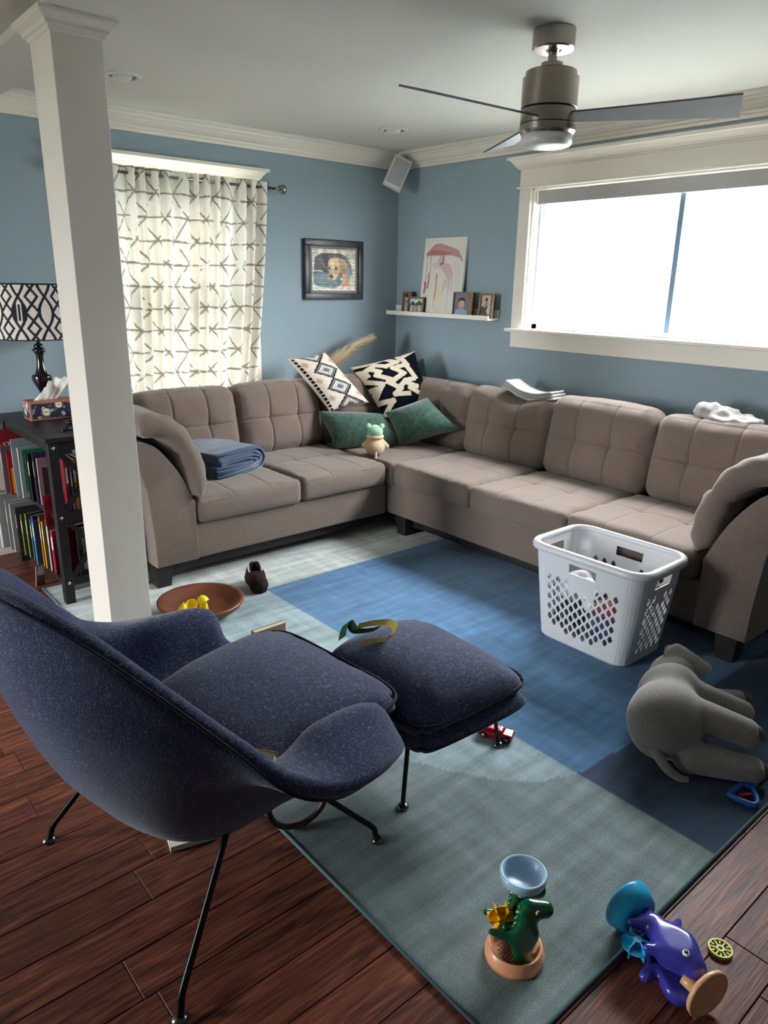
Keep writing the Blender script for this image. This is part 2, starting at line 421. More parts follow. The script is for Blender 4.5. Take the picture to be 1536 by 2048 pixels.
o = far.mk('plank_field', M_FLOOR, fl); o['kind'] = 'stuff'

# ---------------------------------------------------------------- right window
w1 = thing('window_1', 'wide white framed sliding window with raised roller shade', None, (0, -2.30, 1.25), kind='structure')
b = B(); prof = [(0, 2.218), (0.024, 2.218), (0.026, 2.228), (0.034, 2.231), (0.040, 2.245), (0.056, 2.262), (0.060, 2.268), (0.074, 2.270), (0.074, 2.288), (0, 2.288)]
ya, yb = -3.43, -1.17; k = len(prof)
V = [(-d, ya-d, z) for d, z in prof]+[(-d, yb+d, z) for d, z in prof]
b.add(V, [tuple(range(k)), tuple(range(2*k-1, k-1, -1))]+[(i, (i+1) % k, k+(i+1) % k, k+i) for i in range(k)])
b.mk('cornice', M_TRIM, w1, False, recalc=True)
B().rbox(-0.022, 0, ya, yb, 2.118, 2.218, 0.002, 1).mk('head_casing', M_TRIM, w1)
B().rbox(-0.030, 0, ya-0.02, yb+0.02, 2.105, 2.118, 0.003, 2).mk('fillet', M_TRIM, w1)
for y in (-1.26, -3.43): B().rbox(-0.020, 0, y, y+0.09, 1.258, 2.105, 0.002, 1).mk('side_casing', M_TRIM, w1)
B().rbox(-0.060, 0.10, ya-0.025, yb+0.025, 1.236, 1.258, 0.006, 2).mk('window_sill', M_TRIM, w1)
B().rbox(-0.018, 0, ya, yb, 1.137, 1.236, 0.002, 1).mk('apron', M_TRIM, w1)
b = B().box(0.0, 0.12, -3.34, -3.325, 1.258, 2.105).box(0.0, 0.12, -1.275, -1.26, 1.258, 2.105).box(0.0, 0.12, -3.34, -1.26, 2.098, 2.11); b.mk('jamb', M_TRIM, w1)
b = B().rbox(0.065, 0.105, -3.325, -3.285, 1.258, 2.098, .003).rbox(0.065, 0.105, -1.315, -1.275, 1.258, 2.098, .003).rbox(0.065, 0.105, -3.325, -1.275, 1.258, 1.292, .003).rbox(0.065, 0.105, -3.325, -1.275, 2.06, 2.098, .003)
b.mk('sash_frame', M_VINYL, w1)
B().rbox(0.058, 0.10, -2.247, -2.215, 1.285, 2.065, .003).mk('mullion', M_MULL, w1)
for y0_, y1_ in ((-3.285, -2.247), (-2.215, -1.315)):
    B().box(0.083, 0.087, y0_, y1_, 1.29, 2.062).mk('pane', M_GLASS, w1)
sh = B().box(0.030, 0.033, -3.32, -1.28, 2.022, 2.092).box(0.024, 0.039, -3.32, -1.28, 2.014, 2.026).mk('roller_shade', M_SHADE, w1)
# left window
w2 = thing('window_2', 'white trimmed window behind the patterned curtain', None, (-1.833, 0, 0.85), kind='structure')
b = B(); xa, xb = -2.43, -1.237; prof2 = [(d, z-0.083) for d, z in prof]
V = [(xa-d, -d, z) for d, z in prof2]+[(xb+d, -d, z) for d, z in prof2]
b.add(V, [tuple(range(k)), tuple(range(2*k-1, k-1, -1))]+[(i, (i+1) % k, k+(i+1) % k, k+i) for i in range(k)])
b.mk('cornice', M_TRIM, w2, False, recalc=True)
B().rbox(xa, xb, -0.022, 0, 2.05, 2.135, 0.002, 1).mk('head_casing', M_TRIM, w2)
for x in (-2.43, -1.327): B().rbox(x, x+0.09, -0.020, 0, 0.85, 2.05, 0.002, 1).mk('side_casing', M_TRIM, w2)
B().rbox(xa-0.025, xb+0.025, -0.05, 0.10, 0.83, 0.852, 0.005, 2).mk('window_sill', M_TRIM, w2)
B().rbox(xa, xb, -0.018, 0, 0.73, 0.83, 0.002, 1).mk('apron', M_TRIM, w2)
b = B().rbox(-2.34, -2.30, .06, .10, .852, 2.05, .003).rbox(-1.367, -1.327, .06, .10, .852, 2.05, .003).rbox(-2.34, -1.327, .06, .10, 2.01, 2.05, .003).rbox(-2.34, -1.327, .06, .10, .852, .89, .003).rbox(-2.34, -1.327, .055, .10, 1.43, 1.48, .003)
b.mk('sash_frame', M_VINYL, w2)
for z0_, z1_ in ((.89, 1.43), (1.48, 2.01)): B().box(-2.30, -1.367, .078, .082, z0_, z1_).mk('pane', M_GLASS, w2)

# ---------------------------------------------------------------- outside: white board fence beyond the right window
fence = thing('board_fence', 'white board fence standing outside beyond the wide window', 'fence', (1.9, -2.0, -0.4))
M_FENCE = mat('white_fence_paint', (235, 235, 230), 0.7)
me = None
for i in range(34):
    y = -6.2+i*0.215
    if me is None:
        ob = B().rbox(1.9, 1.925, 0, 0.19, -0.4, 2.3, .004, 1).mk('board', M_FENCE, fence); me = ob.data
    else:
        ob = bpy.data.objects.new('board', me); COL.objects.link(ob); ob.parent = fence
    ob.location = (0, y+2.0-2.0, 0)
for z in (0.2, 1.22, 1.95): B().box(1.93, 1.98, -6.2, 1.2, z, z+0.07).mk('rail', mat('fence_rail', (120, 120, 118), 0.8), fence)
# ---------------------------------------------------------------- rug
RX0, RX1, RY0, RY1, RZ = -2.97, -0.53, -3.765, -0.674, 0.008
rug = thing('area_rug', 'large colour block area rug in pale grey, blue, navy and sage', 'rug', ((RX0+RX1)/2, (RY0+RY1)/2, 0))
def rug_mat():
    m = bpy.data.materials.new('rug_pile'); m.use_nodes = True; nt = m.node_tree; L = nt.links; b = nt.nodes['Principled BSDF']
    a = nt.nodes.new('ShaderNodeAttribute'); a.attribute_name = 'Col'; tc = nt.nodes.new('ShaderNodeTexCoord')
    def nz(scale, ms, d, lo, hi):
        mp = nt.nodes.new('ShaderNodeMapping'); mp.inputs['Scale'].default_value = ms; L.new(tc.outputs['Object'], mp.inputs[0])
        n = nt.nodes.new('ShaderNodeTexNoise'); n.inputs['Scale'].default_value = scale; n.inputs['Detail'].default_value = d; L.new(mp.outputs[0], n.inputs['Vector'])
        r = nt.nodes.new('ShaderNodeMapRange'); r.inputs['From Min'].default_value = 0.3; r.inputs['From Max'].default_value = 0.7; r.inputs['To Min'].default_value = lo; r.inputs['To Max'].default_value = hi
        L.new(n.outputs['Fac'], r.inputs['Value']); return n, r
    n1, r1 = nz(260, (1, 1, 1), 3, 0.70, 1.30); n2, r2 = nz(9, (0.35, 2.6, 1), 6, 0.74, 1.26); n3, r3 = nz(9, (2.2, 0.4, 1), 6, 0.84, 1.16)
    m1 = nt.nodes.new('ShaderNodeMath'); m1.operation = 'MULTIPLY'; L.new(r1.outputs[0], m1.inputs[0]); L.new(r2.outputs[0], m1.inputs[1])
    m2 = nt.nodes.new('ShaderNodeMath'); m2.operation = 'MULTIPLY'; L.new(m1.outputs[0], m2.inputs[0]); L.new(r3.outputs[0], m2.inputs[1])
    s = nt.nodes.new('ShaderNodeVectorMath'); s.operation = 'SCALE'; L.new(a.outputs['Color'], s.inputs[0]); L.new(m2.outputs[0], s.inputs['Scale'])
    L.new(s.outputs[0], b.inputs['Base Color']); b.inputs['Roughness'].default_value = 0.95; b.inputs['Specular IOR Level'].default_value = 0.15; b.inputs['Sheen Weight'].default_value = 0.25
    bp = nt.nodes.new('ShaderNodeBump'); bp.inputs['Strength'].default_value = 0.5; bp.inputs['Distance'].default_value = 0.003
    L.new(n1.outputs['Fac'], bp.inputs['Height']); L.new(bp.outputs[0], b.inputs['Normal']); return m
M_RUG = rug_mat()
nx, ny = 245, 310
gx = np.linspace(RX0, RX1, nx); gy = np.linspace(RY0, RY1, ny)
GX, GY = np.meshgrid(gx, gy, indexing='ij')
def rugcol(x, y):
    pale, blue, navy, sage, lblue = [lin(c) for c in ((172, 180, 176), (70, 112, 150), (40, 60, 84), (114, 128, 128), (136, 156, 160))]
    c = np.tile(sage, x.shape+(1,)) if False else np.zeros(x.shape+(3,)); c[:] = sage
    yb = np.interp(x, [-2.97, -2.70, -2.543, -2.457, -2.398, -2.315, -2.215, -2.07, -1.80, -0.5], [-2.50, -2.64, -2.79, -2.92, -3.03, -3.16, -3.25, -3.305, -3.32, -3.32])
    inside = y > yb
    left = x < -2.08
    c[~left & ~inside] = navy
    c[~left & inside] = blue
    li = left & inside
    c[li] = lblue
    c[y > -1.39] = pale
    return c
rc = rugcol(GX, GY)
b = B(); G = np.stack([GX, GY, np.full(GX.shape, RZ)], -1)
hole = lambda x, y: (x < -2.735) & (y > -1.51) & (y < -1.268)
F = []
for i in range(nx-1):
    for j in range(ny-1):
        if hole((gx[i]+gx[i+1])/2, (gy[j]+gy[j+1])/2): continue
        F.append((i*ny+j, (i+1)*ny+j, (i+1)*ny+j+1, i*ny+j+1))
mk('pile', G.reshape(-1, 3), F, M_RUG, rug, True, cols=rc.reshape(-1, 3))
B().tube([(RX0, RY0, .006), (RX1, RY0, .006), (RX1, RY1, .006), (RX0, RY1, .006), (RX0, -1.25, .006)], 0.006, 8).tube([(RX0, -1.53, .006), (RX0, RY0, .006)], 0.006, 8).mk('binding', mat('rug_binding', (92, 122, 126), 0.9), rug, True)

# ---------------------------------------------------------------- sectional sofa
def fabric_mat(name, c1, c2, sc=320):
    m = mat(name, c1, 0.92, noise=(sc, 0.18), col2=c2, bump=(420, 0.28), spec=0.15, sheen=0.25); return m
M_SOFA = fabric_mat('taupe_weave', (106, 92, 83), (130, 115, 106))
M_LEG = mat('dark_wood', (24, 17, 15), 0.55)
def cushion(hx, hy, hz, r, puff, seed, n=(34, 28, 10), lx=(), ly=(), crease=0.012, btn=0.016, cw=0.007, wrinkle=0.003, side=0.012):
    def dense(nn, hs, lines):
        a = [math.sin((2*i/nn-1)*math.pi/2) for i in range(nn+1)]
        for l in lines: a += [l+q*cw*.45/hs for q in range(-4, 5)]
        a = sorted(a); o = [a[0]]
        for q in a[1:]:
            if q-o[-1] > .0025/hs: o.append(q)
        o[-1] = 1.0; return o
    P, F = boxgrid(*n, xs=dense(n[0], hx, lx), ys=dense(n[1], hy, ly)); h = np.array([hx, hy, hz]); P = P*h
    q = np.clip(P, -(h-r), h-r); d = P-q; ln = np.linalg.norm(d, axis=1, keepdims=True); P = q+r*d/np.maximum(ln, 1e-9)
    x, y, z = P[:, 0]/hx, P[:, 1]/hy, P[:, 2]/hz
    top = np.clip(z*1.6-0.3, 0, 1)
    dz = puff*(1-np.abs(x)**4)*(1-np.abs(y)**4)
    for a in lx: dz = dz-crease*np.exp(-((P[:, 0]-a*hx)/cw)**2)
    for c in ly: dz = dz-crease*np.exp(-((P[:, 1]-c*hy)/cw)**2)
    for a in lx:
        for c in ly: dz = dz-btn*np.exp(-(((P[:, 0]-a*hx)**2+(P[:, 1]-c*hy)**2)/0.045**2))
    P2 = P.copy(); P2[:, 2] += top*dz
    P2[:, 0] += side*np.sign(x)*(np.abs(x) > 0.9)*(1-y*y)*(1-z*z)
    P2[:, 1] += side*np.sign(y)*(np.abs(y) > 0.9)*(1-x*x)*(1-z*z)
    P2 += wrinkle*fbm(P, 22, seed)[:, None]*np.array([0.5, 0.5, 1.0])
    edge = np.clip((np.maximum(np.abs(x), np.abs(y))-0.75)*4, 0, 1)
    P2[:, 2] += top*edge*wrinkle*1.5*fbm(P, 70, seed+3, 2)
    return P2, F
def seat_cushion(mp, name, parent, a0, a1, d0, d1, z0, z1, seed, lx=(-.36, .36), ly=(0.0,)):
    P, F = cushion((a1-a0)/2-.003, (d1-d0)/2, (z1-z0)/2, 0.032, 0.014, seed, lx=lx, ly=ly, crease=0.0035, btn=0.012)
    P = P+np.array([(a0+a1)/2, (d0+d1)/2, (z0+z1)/2])
    o = mk(name, mp(P), F, M_SOFA, parent, True, recalc=True)
    an_ = np.linspace(0, 2*math.pi, 72, endpoint=False); e_ = .16
    wp = np.stack([(a0+a1)/2+np.sign(np.cos(an_))*np.abs(np.cos(an_))**e_*((a1-a0)/2-.006), (d0+d1)/2+np.sign(np.sin(an_))*np.abs(np.sin(an_))**e_*((d1-d0)/2-.001), 0*an_+z1-.020], -1)
    b = B().tube(wp, .0032, 5, closed=True); mk('welt', mp(np.concatenate(b.V)), b.F, M_SOFA, o, True, recalc=True)
    return o
def back_cushion(mp, name, parent, a0, a1, zb, zt, dfront, lean, seed, thick=0.20, sag=0.0, lx=(-.34, .34), ly=(-0.02,), w=0.005):
    P, F = cushion((a1-a0)/2-.002, (zt-zb)/2, thick/2, 0.075, 0.030, seed, n=(40, 34, 12), lx=lx, ly=ly, crease=0.008, btn=0.022, wrinkle=w)
    hh = (zt-zb)/2
    if sag:   # a dent pressed into the top edge
        t = np.clip(P[:, 1]/hh, 0, 1)**1.5; gx_ = np.exp(-((P[:, 0]-0.06)/0.16)**2)
        P[:, 1] -= sag*t*gx_; P[:, 2] -= sag*0.7*t*gx_
    a = P[:, 0]+(a0+a1)/2; hz_ = P[:, 1]; th = P[:, 2]
    c, s = math.cos(lean), math.sin(lean)
    z = (zb+zt)/2+hz_*c+th*s*1.0; d = dfront-thick/2+th*c-(hz_+hh)*s
    return mk(name, mp(np.stack([a, d, z], -1)), F, M_SOFA, parent, True, recalc=True)
def arm(mp, parent, ain, d0, d1):
    out = [(0, .125), (0, .43), (.05, .55), (.10, .64), (.17, .73), (.22, .765), (.27, .78), (.305, .765), (.31, .74), (.29, .66), (.262, .55), (.245, .42), (.232, .25), (.228, .125)]
    prof = np.array(catmull(out[1:-1], 4).tolist()+[out[-1], out[0]])
    k = len(prof); V = []
    ds = [(d0, 0), (d1-.02, 0), (d1-.006, .003), (d1, .012)]
    c = prof.mean(0)
    for d, ins in ds:
        for p in prof:
            dirv = c-p; dirv = dirv/np.linalg.norm(dirv); V.append((ain+p[0]+dirv[0]*ins, d, p[1]+dirv[1]*ins))
    F = [(i*k+j, i*k+(j+1) % k, (i+1)*k+(j+1) % k, (i+1)*k+j) for i in range(len(ds)-1) for j in range(k)]+[tuple(range(k)), tuple(range((len(ds)-1)*k, len(ds)*k))]
    mk('arm_panel', mp(np.array(V)), F, M_SOFA, parent, 'auto', recalc=True)
    # padded cushion draped over the arm
    cl = catmull([(-.015, .475), (-.012, .56), (.010, .665), (.062, .765), (.13, .83), (.21, .855), (.275, .83)], 6)
    t = np.gradient(cl, axis=0); t /= np.linalg.norm(t, axis=1)[:, None]; nn = np.stack([-t[:, 1], t[:, 0]], 1)
    L = np.linspace(0, 1, len(cl)); hw = 0.056*np.sqrt(np.clip(1-(np.abs(2*L-1))**7, 0, 1))+0.006
    hw = hw-0.014*np.exp(-((L-.42)/.03)**2)
    ring = []
    S = []
    ds = np.concatenate([d1+.03-.055*(1-np.sin(np.linspace(0, math.pi/2, 7))), np.linspace(d1-.03, d0+.02, 14), [d0]])
    sc = np.concatenate([np.clip(np.sin(np.linspace(0.0, math.pi/2, 7))[::-1], 0.02, 1)*0+np.sqrt(np.clip(1-np.linspace(0, 1, 7)**2, 0.03, 1))[::-1], np.ones(14), [0.9]])
    ds = np.concatenate([d1+.032-.06*(1-np.cos(np.linspace(0, math.pi/2, 7))), np.linspace(d1-.06, d0+.02, 14), [d0]])
    sc = np.concatenate([np.clip(np.sin(np.linspace(0, math.pi/2, 7)), .12, 1), np.ones(14), [0.9]])
    V = []; m_ = len(cl)
    for i, (d, s_) in enumerate(zip(ds, sc)):
        pu = 0.006*math.sin(i*1.7)
        up = cl+nn*(hw*s_)[:, None]*(1+.06*np.sin(L*40+i))[:, None]; dn = cl-nn*(hw*s_)[:, None]
        rg = np.concatenate([up, dn[::-1]])
        V += [(ain+p[0], d+pu*0, p[1]) for p in rg]
    k = 2*m_; n_ = len(ds)
    F = [(i*k+j, i*k+(j+1) % k, (i+1)*k+(j+1) % k, (i+1)*k+j) for i in range(n_-1) for j in range(k)]+[tuple(range(k)), tuple(range((n_-1)*k, n_*k))]
    V = np.array(V); V = V+0.004*fbm(V, 30, 5)[:, None]
    o = mk('arm_pad', mp(V), F, M_SOFA, parent, True, recalc=True)
    return o
def leg(mp, parent, a, d, h=.125):
    V = []
    for hw_, z in ((.036, RZ), (.048, h)):
        V += [(a-hw_, d-hw_, z), (a+hw_, d-hw_, z), (a+hw_, d+hw_, z), (a-hw_, d+hw_, z)]
    F = [(0, 1, 2, 3), (4, 5, 6, 7)]+[(q, (q+1) % 4, 4+(q+1) % 4, 4+q) for q in range(4)]
    mk('leg', mp(np.array(V, float)), F, M_LEG, parent, False, recalc=True)
def boxm(mp, name, parent, a0, a1, d0, d1, z0, z1, m, r=.015):
    b = B().rbox(a0, a1, d0, d1, z0, z1, r, 3); mk(name, mp(np.concatenate(b.V)), b.F, m, parent, 'auto', recalc=True)
mpL = lambda P: np.stack([-P[:, 0], -P[:, 1], P[:, 2]], -1)
mpR = lambda P: np.stack([-P[:, 1], -P[:, 0], P[:, 2]], -1)
sl = thing('sofa_section', 'taupe fabric sofa section with two seats under the curtained window', 'sofa', (-1.75, -0.6, RZ))
boxm(mpL, 'base', sl, .985, 2.51, .13, 1.055, .125, .325, M_SOFA)
boxm(mpL, 'back_frame', sl, .985, 2.5, .13, .235, .30, .80, M_SOFA, .03)
boxm(mpL, 'plinth', sl, 1.0, 2.42, .2, 1.00, .06, .126, M_LEG, .004)
arm(mpL, sl, 2.287, .16, 1.07)
seat_cushion(mpL, 'seat_cushion', sl, 1.637, 2.283, .36, 1.085, .318, .455, 11)
seat_cushion(mpL, 'seat_cushion', sl, 1.004, 1.637, .36, 1.085, .322, .465, 12)
back_cushion(mpL, 'back_cushion', sl, 1.62, 2.29, .44, .895, .425, .20, 21)
back_cushion(mpL, 'back_cushion', sl, .98, 1.62, .44, .90, .425, .20, 22)
for a, d in ((2.475, 1.005), (2.475, .2), (1.1, .2)): leg(mpL, sl, a, d)
sr = thing('sofa_section', 'taupe fabric sofa section with corner seat and three seats under the wide window', 'sofa', (-0.5, -2.2, RZ))
boxm(mpR, 'base', sr, .13, 3.30, .13, .965, .125, .33, M_SOFA)
boxm(mpR, 'back_frame', sr, .13, 3.28, .13, .235, .30, .80, M_SOFA, .03)
boxm(mpR, 'corner_back_frame', sr, .13, .235, .24, .965, .30, .80, M_SOFA, .03)
boxm(mpR, 'plinth', sr, 1.0, 3.2, .2, .90, .06, .126, M_LEG, .004)
arm(mpR, sr, 3.10, .16, .98)
seat_cushion(mpR, 'corner_seat', sr, .36, 1.115, .36, .99, .32, .462, 13, lx=(.1,), ly=(.1,))
seat_cushion(mpR, 'seat_cushion', sr, 1.123, 1.768, .36, 1.0, .327, .468, 14)
seat_cushion(mpR, 'seat_cushion', sr, 1.768, 2.413, .36, 1.005, .325, .464, 15)
seat_cushion(mpR, 'seat_cushion', sr, 2.413, 3.085, .36, 1.0, .33, .466, 16)
back_cushion(mpR, 'back_cushion', sr, .42, 1.125, .44, .885, .405, .19, 23, w=.008)
back_cushion(mpR, 'back_cushion', sr, 1.12, 1.785, .44, .90, .425, .20, 24, sag=.055, w=.006)
back_cushion(mpR, 'back_cushion', sr, 1.785, 2.455, .44, .915, .43, .20, 25)
back_cushion(mpR, 'back_cushion', sr, 2.455, 3.14, .44, .90, .42, .20, 26, w=.006)
P_, F_ = cushion(.30, .225, .10, .07, .03, 27, lx=(), ly=(0.,))
c_, s_ = math.cos(.2), math.sin(.2); z_ = .67+P_[:, 1]*c_+P_[:, 2]*s_; d_ = .32+P_[:, 2]*c_-(P_[:, 1]+.225)*s_
mk('back_cushion', np.stack([-(.68+P_[:, 0]), -d_, z_], -1), F_, M_SOFA, sr, True, recalc=True)
for a, d in ((1.175, .92), (3.245, .92), (3.245, .2), (.2, .2)): leg(mpR, sr, a, d)

# ---------------------------------------------------------------- throw pillows
def pillow(name, label, corners, T, colf, m, n=56, group=None, back=None, cat='pillow', puff=.5):
    """corners TL, TR, BR, BL; colf(u, v) colours the front, u, v in -1..1 (v up)"""
    TL, TR, BR, BL = [np.array(c, float) for c in corners]
    nrm = np.cross(TR-TL, BL-TL); nrm /= np.linalg.norm(nrm); nrm = -nrm if nrm[1] > 0 or nrm[0] > 0.5 else nrm
    s = np.linspace(-1, 1, n); U, V_ = np.meshgrid(s, s, indexing='ij')
    Up = U*(1-.07*(1-V_**2)*np.abs(U)); Vp = V_*(1-.07*(1-U**2)*np.abs(V_))
    def base(u, v):
        a = ((u+1)/2)[..., None]; c = ((v+1)/2)[..., None]
        return (BL*(1-a)+BR*a)*(1-c)+(TL*(1-a)+TR*a)*c
    H_ = T*(np.clip(1-np.abs(U)**2.2, 0, 1)*np.clip(1-np.abs(V_)**2.2, 0, 1))**puff
    B0 = base(Up, Vp); H_ = H_*(1+.05*fbm(B0, 25, len(label)))
    b = B(); b.grid(B0+nrm*H_[..., None]); b.grid(B0-nrm*H_[..., None], True)
    fc = colf(U, V_).reshape(-1, 3); bc = fc if back is None else np.tile(lin(back), (n*n, 1))
    o = b.mk(name, m, None, True, cols=np.concatenate([fc, bc]), recalc=False)
    me = o.data; bm = bmesh.new(); bm.from_mesh(me); bmesh.ops.remove_doubles(bm, verts=bm.verts, dist=1e-5); bmesh.ops.recalc_face_normals(bm, faces=bm.faces); bm.to_mesh(me); bm.free()
    return tag(o, label, cat, group)
M_PAT = mat('patterned_cotton', (255, 255, 255), 0.9, attr=True, noise=(500, .1), bump=(500, .25), spec=.1)
M_VELV = mat('green_chenille', (255, 255, 255), 0.8, attr=True, noise=(34, .42), bump=(300, .45), spec=.15, sheen=.5)
def kilim(u, v):
    c = np.zeros(u.shape+(3,)); c[:] = (214, 200, 184)
    cream, blk, gry, tan = (222, 212, 200), (26, 26, 30), (120, 122, 134), (190, 170, 150)
    t = u-.12; s_ = v*1.55+.5; fr = np.abs(s_-np.round(s_))*2
    tooth = .05*np.abs(((u*9+v*9) % 1)-.5)*2+.05*np.abs(((u*9-v*9) % 1)-.5)*2
    d = np.abs(t)/.62+fr
    d2 = np.abs(np.abs(t)-.72)/.5+np.abs(fr-1)*1.0
    c[(d2 < .42)] = tan; c[(d2 < .2)] = (165, 148, 135)
    c[d < 1.02+tooth] = blk; c[d < .90] = gry; c[d < .76] = blk; c[d < .68] = cream
    dots = (np.sin(u*60)*np.sin(v*60)) > .35
    c[(d < .6) & dots] = blk; c[(d < .3) & ~dots] = gry
    c[(u < -.80) & (u > -.94) & (np.sin(v*50) > -.6)] = blk
    return lin(c)
P_K = [(-1.185, -.263, 1.037), (-.921, -.322, 1.072), (-.721, -.554, .745), (-1.008, -.493, .699)]
pillow('throw_pillow', 'cream and black diamond patterned pillow leaning on the green pillow', P_K, .065, kilim, M_PAT, n=150, back=(190, 180, 168))
P_B = [(-.653, -.254, .95), (-.271, -.518, 1.069), (-.271, -.714, .751), (-.568, -.537, .613)]
def bwpat(u, v):
    cv = Canvas(u.shape[0], u.shape[1], (14, 16, 26))
    # cream zigzag strokes
    TL, TR, BR, BL = (535, 290), (1040, 160), (1165, 520), (790, 680)
    A = np.array([[TR[0]-TL[0], BL[0]-TL[0]], [TR[1]-TL[1], BL[1]-TL[1]]], float); Ai = np.linalg.inv(A)
    def t(p):
        q = Ai @ (np.array(p, float)-TL); return (q[0], 1-q[1])
    W = .085
    for st in ([(520, 355), (640, 345), (725, 285), (820, 300), (905, 262), (790, 225), (640, 275), (530, 300)],
               [(550, 392), (665, 372), (600, 412), (800, 445), (700, 585), (900, 570), (780, 690)],
               [(700, 325), (770, 345), (745, 375), (900, 418), (985, 362), (885, 318), (1000, 285), (930, 225), (1010, 165)],
               [(985, 285), (1100, 390)], [(850, 430), (970, 480), (920, 522), (1050, 520)],
               [(950, 480), (1010, 420), (1080, 405)], [(1000, 430), (1120, 462), (1060, 475), (1170, 520)],
               [(650, 490), (745, 480), (690, 545), (640, 540)], [(640, 625), (700, 650)], [(880, 200), (960, 250)]):
        cv.bars([t(p) for p in st], W, (222, 208, 186))
    return lin(cv.A)
pillow('throw_pillow', 'black and cream zigzag maze patterned pillow in the sofa corner', P_B, .085, bwpat, M_PAT, n=150, back=(200, 190, 175))
gcol = lambda c: (lambda u, v: np.tile(lin(c), u.shape+(1,)))
pillow('throw_pillow', 'dark green chenille pillow lying under the diamond patterned pillow', [(-1.058, -.425, .701), (-.664, -.631, .671), (-.569, -.815, .482), (-1.065, -.612, .475)], .10, gcol((54, 84, 72)), M_VELV)
pillow('throw_pillow', 'dark green chenille pillow lying under the zigzag pillow', [(-.654, -.646, .683), (-.467, -.865, .797), (-.414, -1.137, .619), (-.671, -.826, .482)], .10, gcol((54, 86, 74)), M_VELV)
pillow('throw_pillow', 'dark teal pillow mostly hidden behind the zigzag pillow', [(-.385, -.278, .908), (-.159, -.489, 1.01), (-.157, -.634, .752), (-.382, -.449, .622)], .05, gcol((44, 66, 70)), M_VELV)
# ---------------------------------------------------------------- lounge chair with a moulded shell, and its ottoman
def tweed_mat():
    m = bpy.data.materials.new('navy_tweed'); m.use_nodes = True; nt = m.node_tree; L = nt.links; b = nt.nodes['Principled BSDF']
    tc = nt.nodes.new('ShaderNodeTexCoord')
    def fleck(ms, scale, lo, hi):
        mp = nt.nodes.new('ShaderNodeMapping'); mp.inputs['Scale'].default_value = ms; L.new(tc.outputs['Object'], mp.inputs[0])
        n = nt.nodes.new('ShaderNodeTexNoise'); n.inputs['Scale'].default_value = scale; n.inputs['Detail'].default_value = 2; L.new(mp.outputs[0], n.inputs['Vector'])
        r = nt.nodes.new('ShaderNodeMapRange'); r.inputs['From Min'].default_value = lo; r.inputs['From Max'].default_value = hi; L.new(n.outputs['Fac'], r.inputs['Value']); return r, n
    a, na = fleck((0.20, 1.8, 1.8), 230, 0.54, 0.76); c, nc = fleck((1.8, 0.20, 1.8), 230, 0.54, 0.76); d, nd = fleck((1.8, 1.8, 0.20), 230, 0.56, 0.78)
    mx = nt.nodes.new('ShaderNodeMath'); mx.operation = 'MAXIMUM'; L.new(a.outputs[0], mx.inputs[0]); L.new(c.outputs[0], mx.inputs[1])
    mx2 = nt.nodes.new('ShaderNodeMath'); mx2.operation = 'MAXIMUM'; L.new(mx.outputs[0], mx2.inputs[0]); L.new(d.outputs[0], mx2.inputs[1])
    r = nt.nodes.new('ShaderNodeValToRGB'); e = r.color_ramp.elements
    e[0].position = 0; e[0].color = rgba((42, 50, 78)); e[1].position = 1; e[1].color = rgba((140, 144, 168)); q = e.new(0.35); q.color = rgba((60, 69, 102))
    L.new(mx2.outputs[0], r.inputs[0]); L.new(r.outputs[0], b.inputs['Base Color'])
    b.inputs['Roughness'].default_value = 0.93; b.inputs['Specular IOR Level'].default_value = 0.12; b.inputs['Sheen Weight'].default_value = 0.2
    bp = nt.nodes.new('ShaderNodeBump'); bp.inputs['Strength'].default_value = 0.5; bp.inputs['Distance'].default_value = 0.002; L.new(na.outputs['Fac'], bp.inputs['Height']); L.new(bp.outputs[0], b.inputs['Normal'])
    return m
M_TWEED = tweed_mat()
M_STEEL = mat('black_steel', (18, 18, 20), 0.3, 0.6)
M_GLIDE = mat('chrome_glide', (110, 108, 104), 0.25, 1.0)
CH = (-3.14, -2.83); CR = math.radians(5)
chair = thing('lounge_chair', 'navy tweed lounge chair with curved shell and thin black legs', 'chair', (CH[0], CH[1], 0), CR)
ST = [  # bottom, lower wall, upper wall / crest, rim  (u forward, v sideways, w up)
    [(.12, 0, .235), (.22, 0, .275), (.33, 0, .325), (.405, 0, .335)],
    [(.12, .10, .235), (.22, .17, .28), (.32, .24, .335), (.385, .27, .34)],
    [(.10, .16, .235), (.18, .27, .30), (.262, .335, .405), (.285, .37, .35)],
    [(.06, .18, .235), (.13, .31, .345), (.232, .37, .502), (.245, .46, .43)],
    [(.02, .18, .23), (.05, .32, .37), (.085, .37, .522), (.12, .515, .465)],
    [(-.03, .18, .225), (-.03, .32, .37), (-.03, .395, .505), (-.01, .525, .488)],
    [(-.08, .17, .22), (-.12, .31, .36), (-.135, .415, .52), (-.115, .495, .545)],
    [(-.11, .15, .215), (-.19, .275, .355), (-.225, .365, .545), (-.20, .41, .64)],
    [(-.14, .12, .21), (-.27, .22, .37), (-.32, .30, .60), (-.295, .335, .755)],
    [(-.16, .08, .21), (-.32, .15, .39), (-.41, .20, .65), (-.385, .24, .86)],
    [(-.17, .04, .21), (-.34, .07, .40), (-.45, .10, .68), (-.455, .12, .92)],
    [(-.17, 0, .21), (-.35, 0, .40), (-.46, 0, .69), (-.475, 0, .93)]]
full = ST + [[(u, -v, w_) for u, v, w_ in s] for s in ST[-2:0:-1]]
full = np.array(full); ns = len(full)
ext = np.concatenate([full[-2:], full, full[:3]])
NS = 6
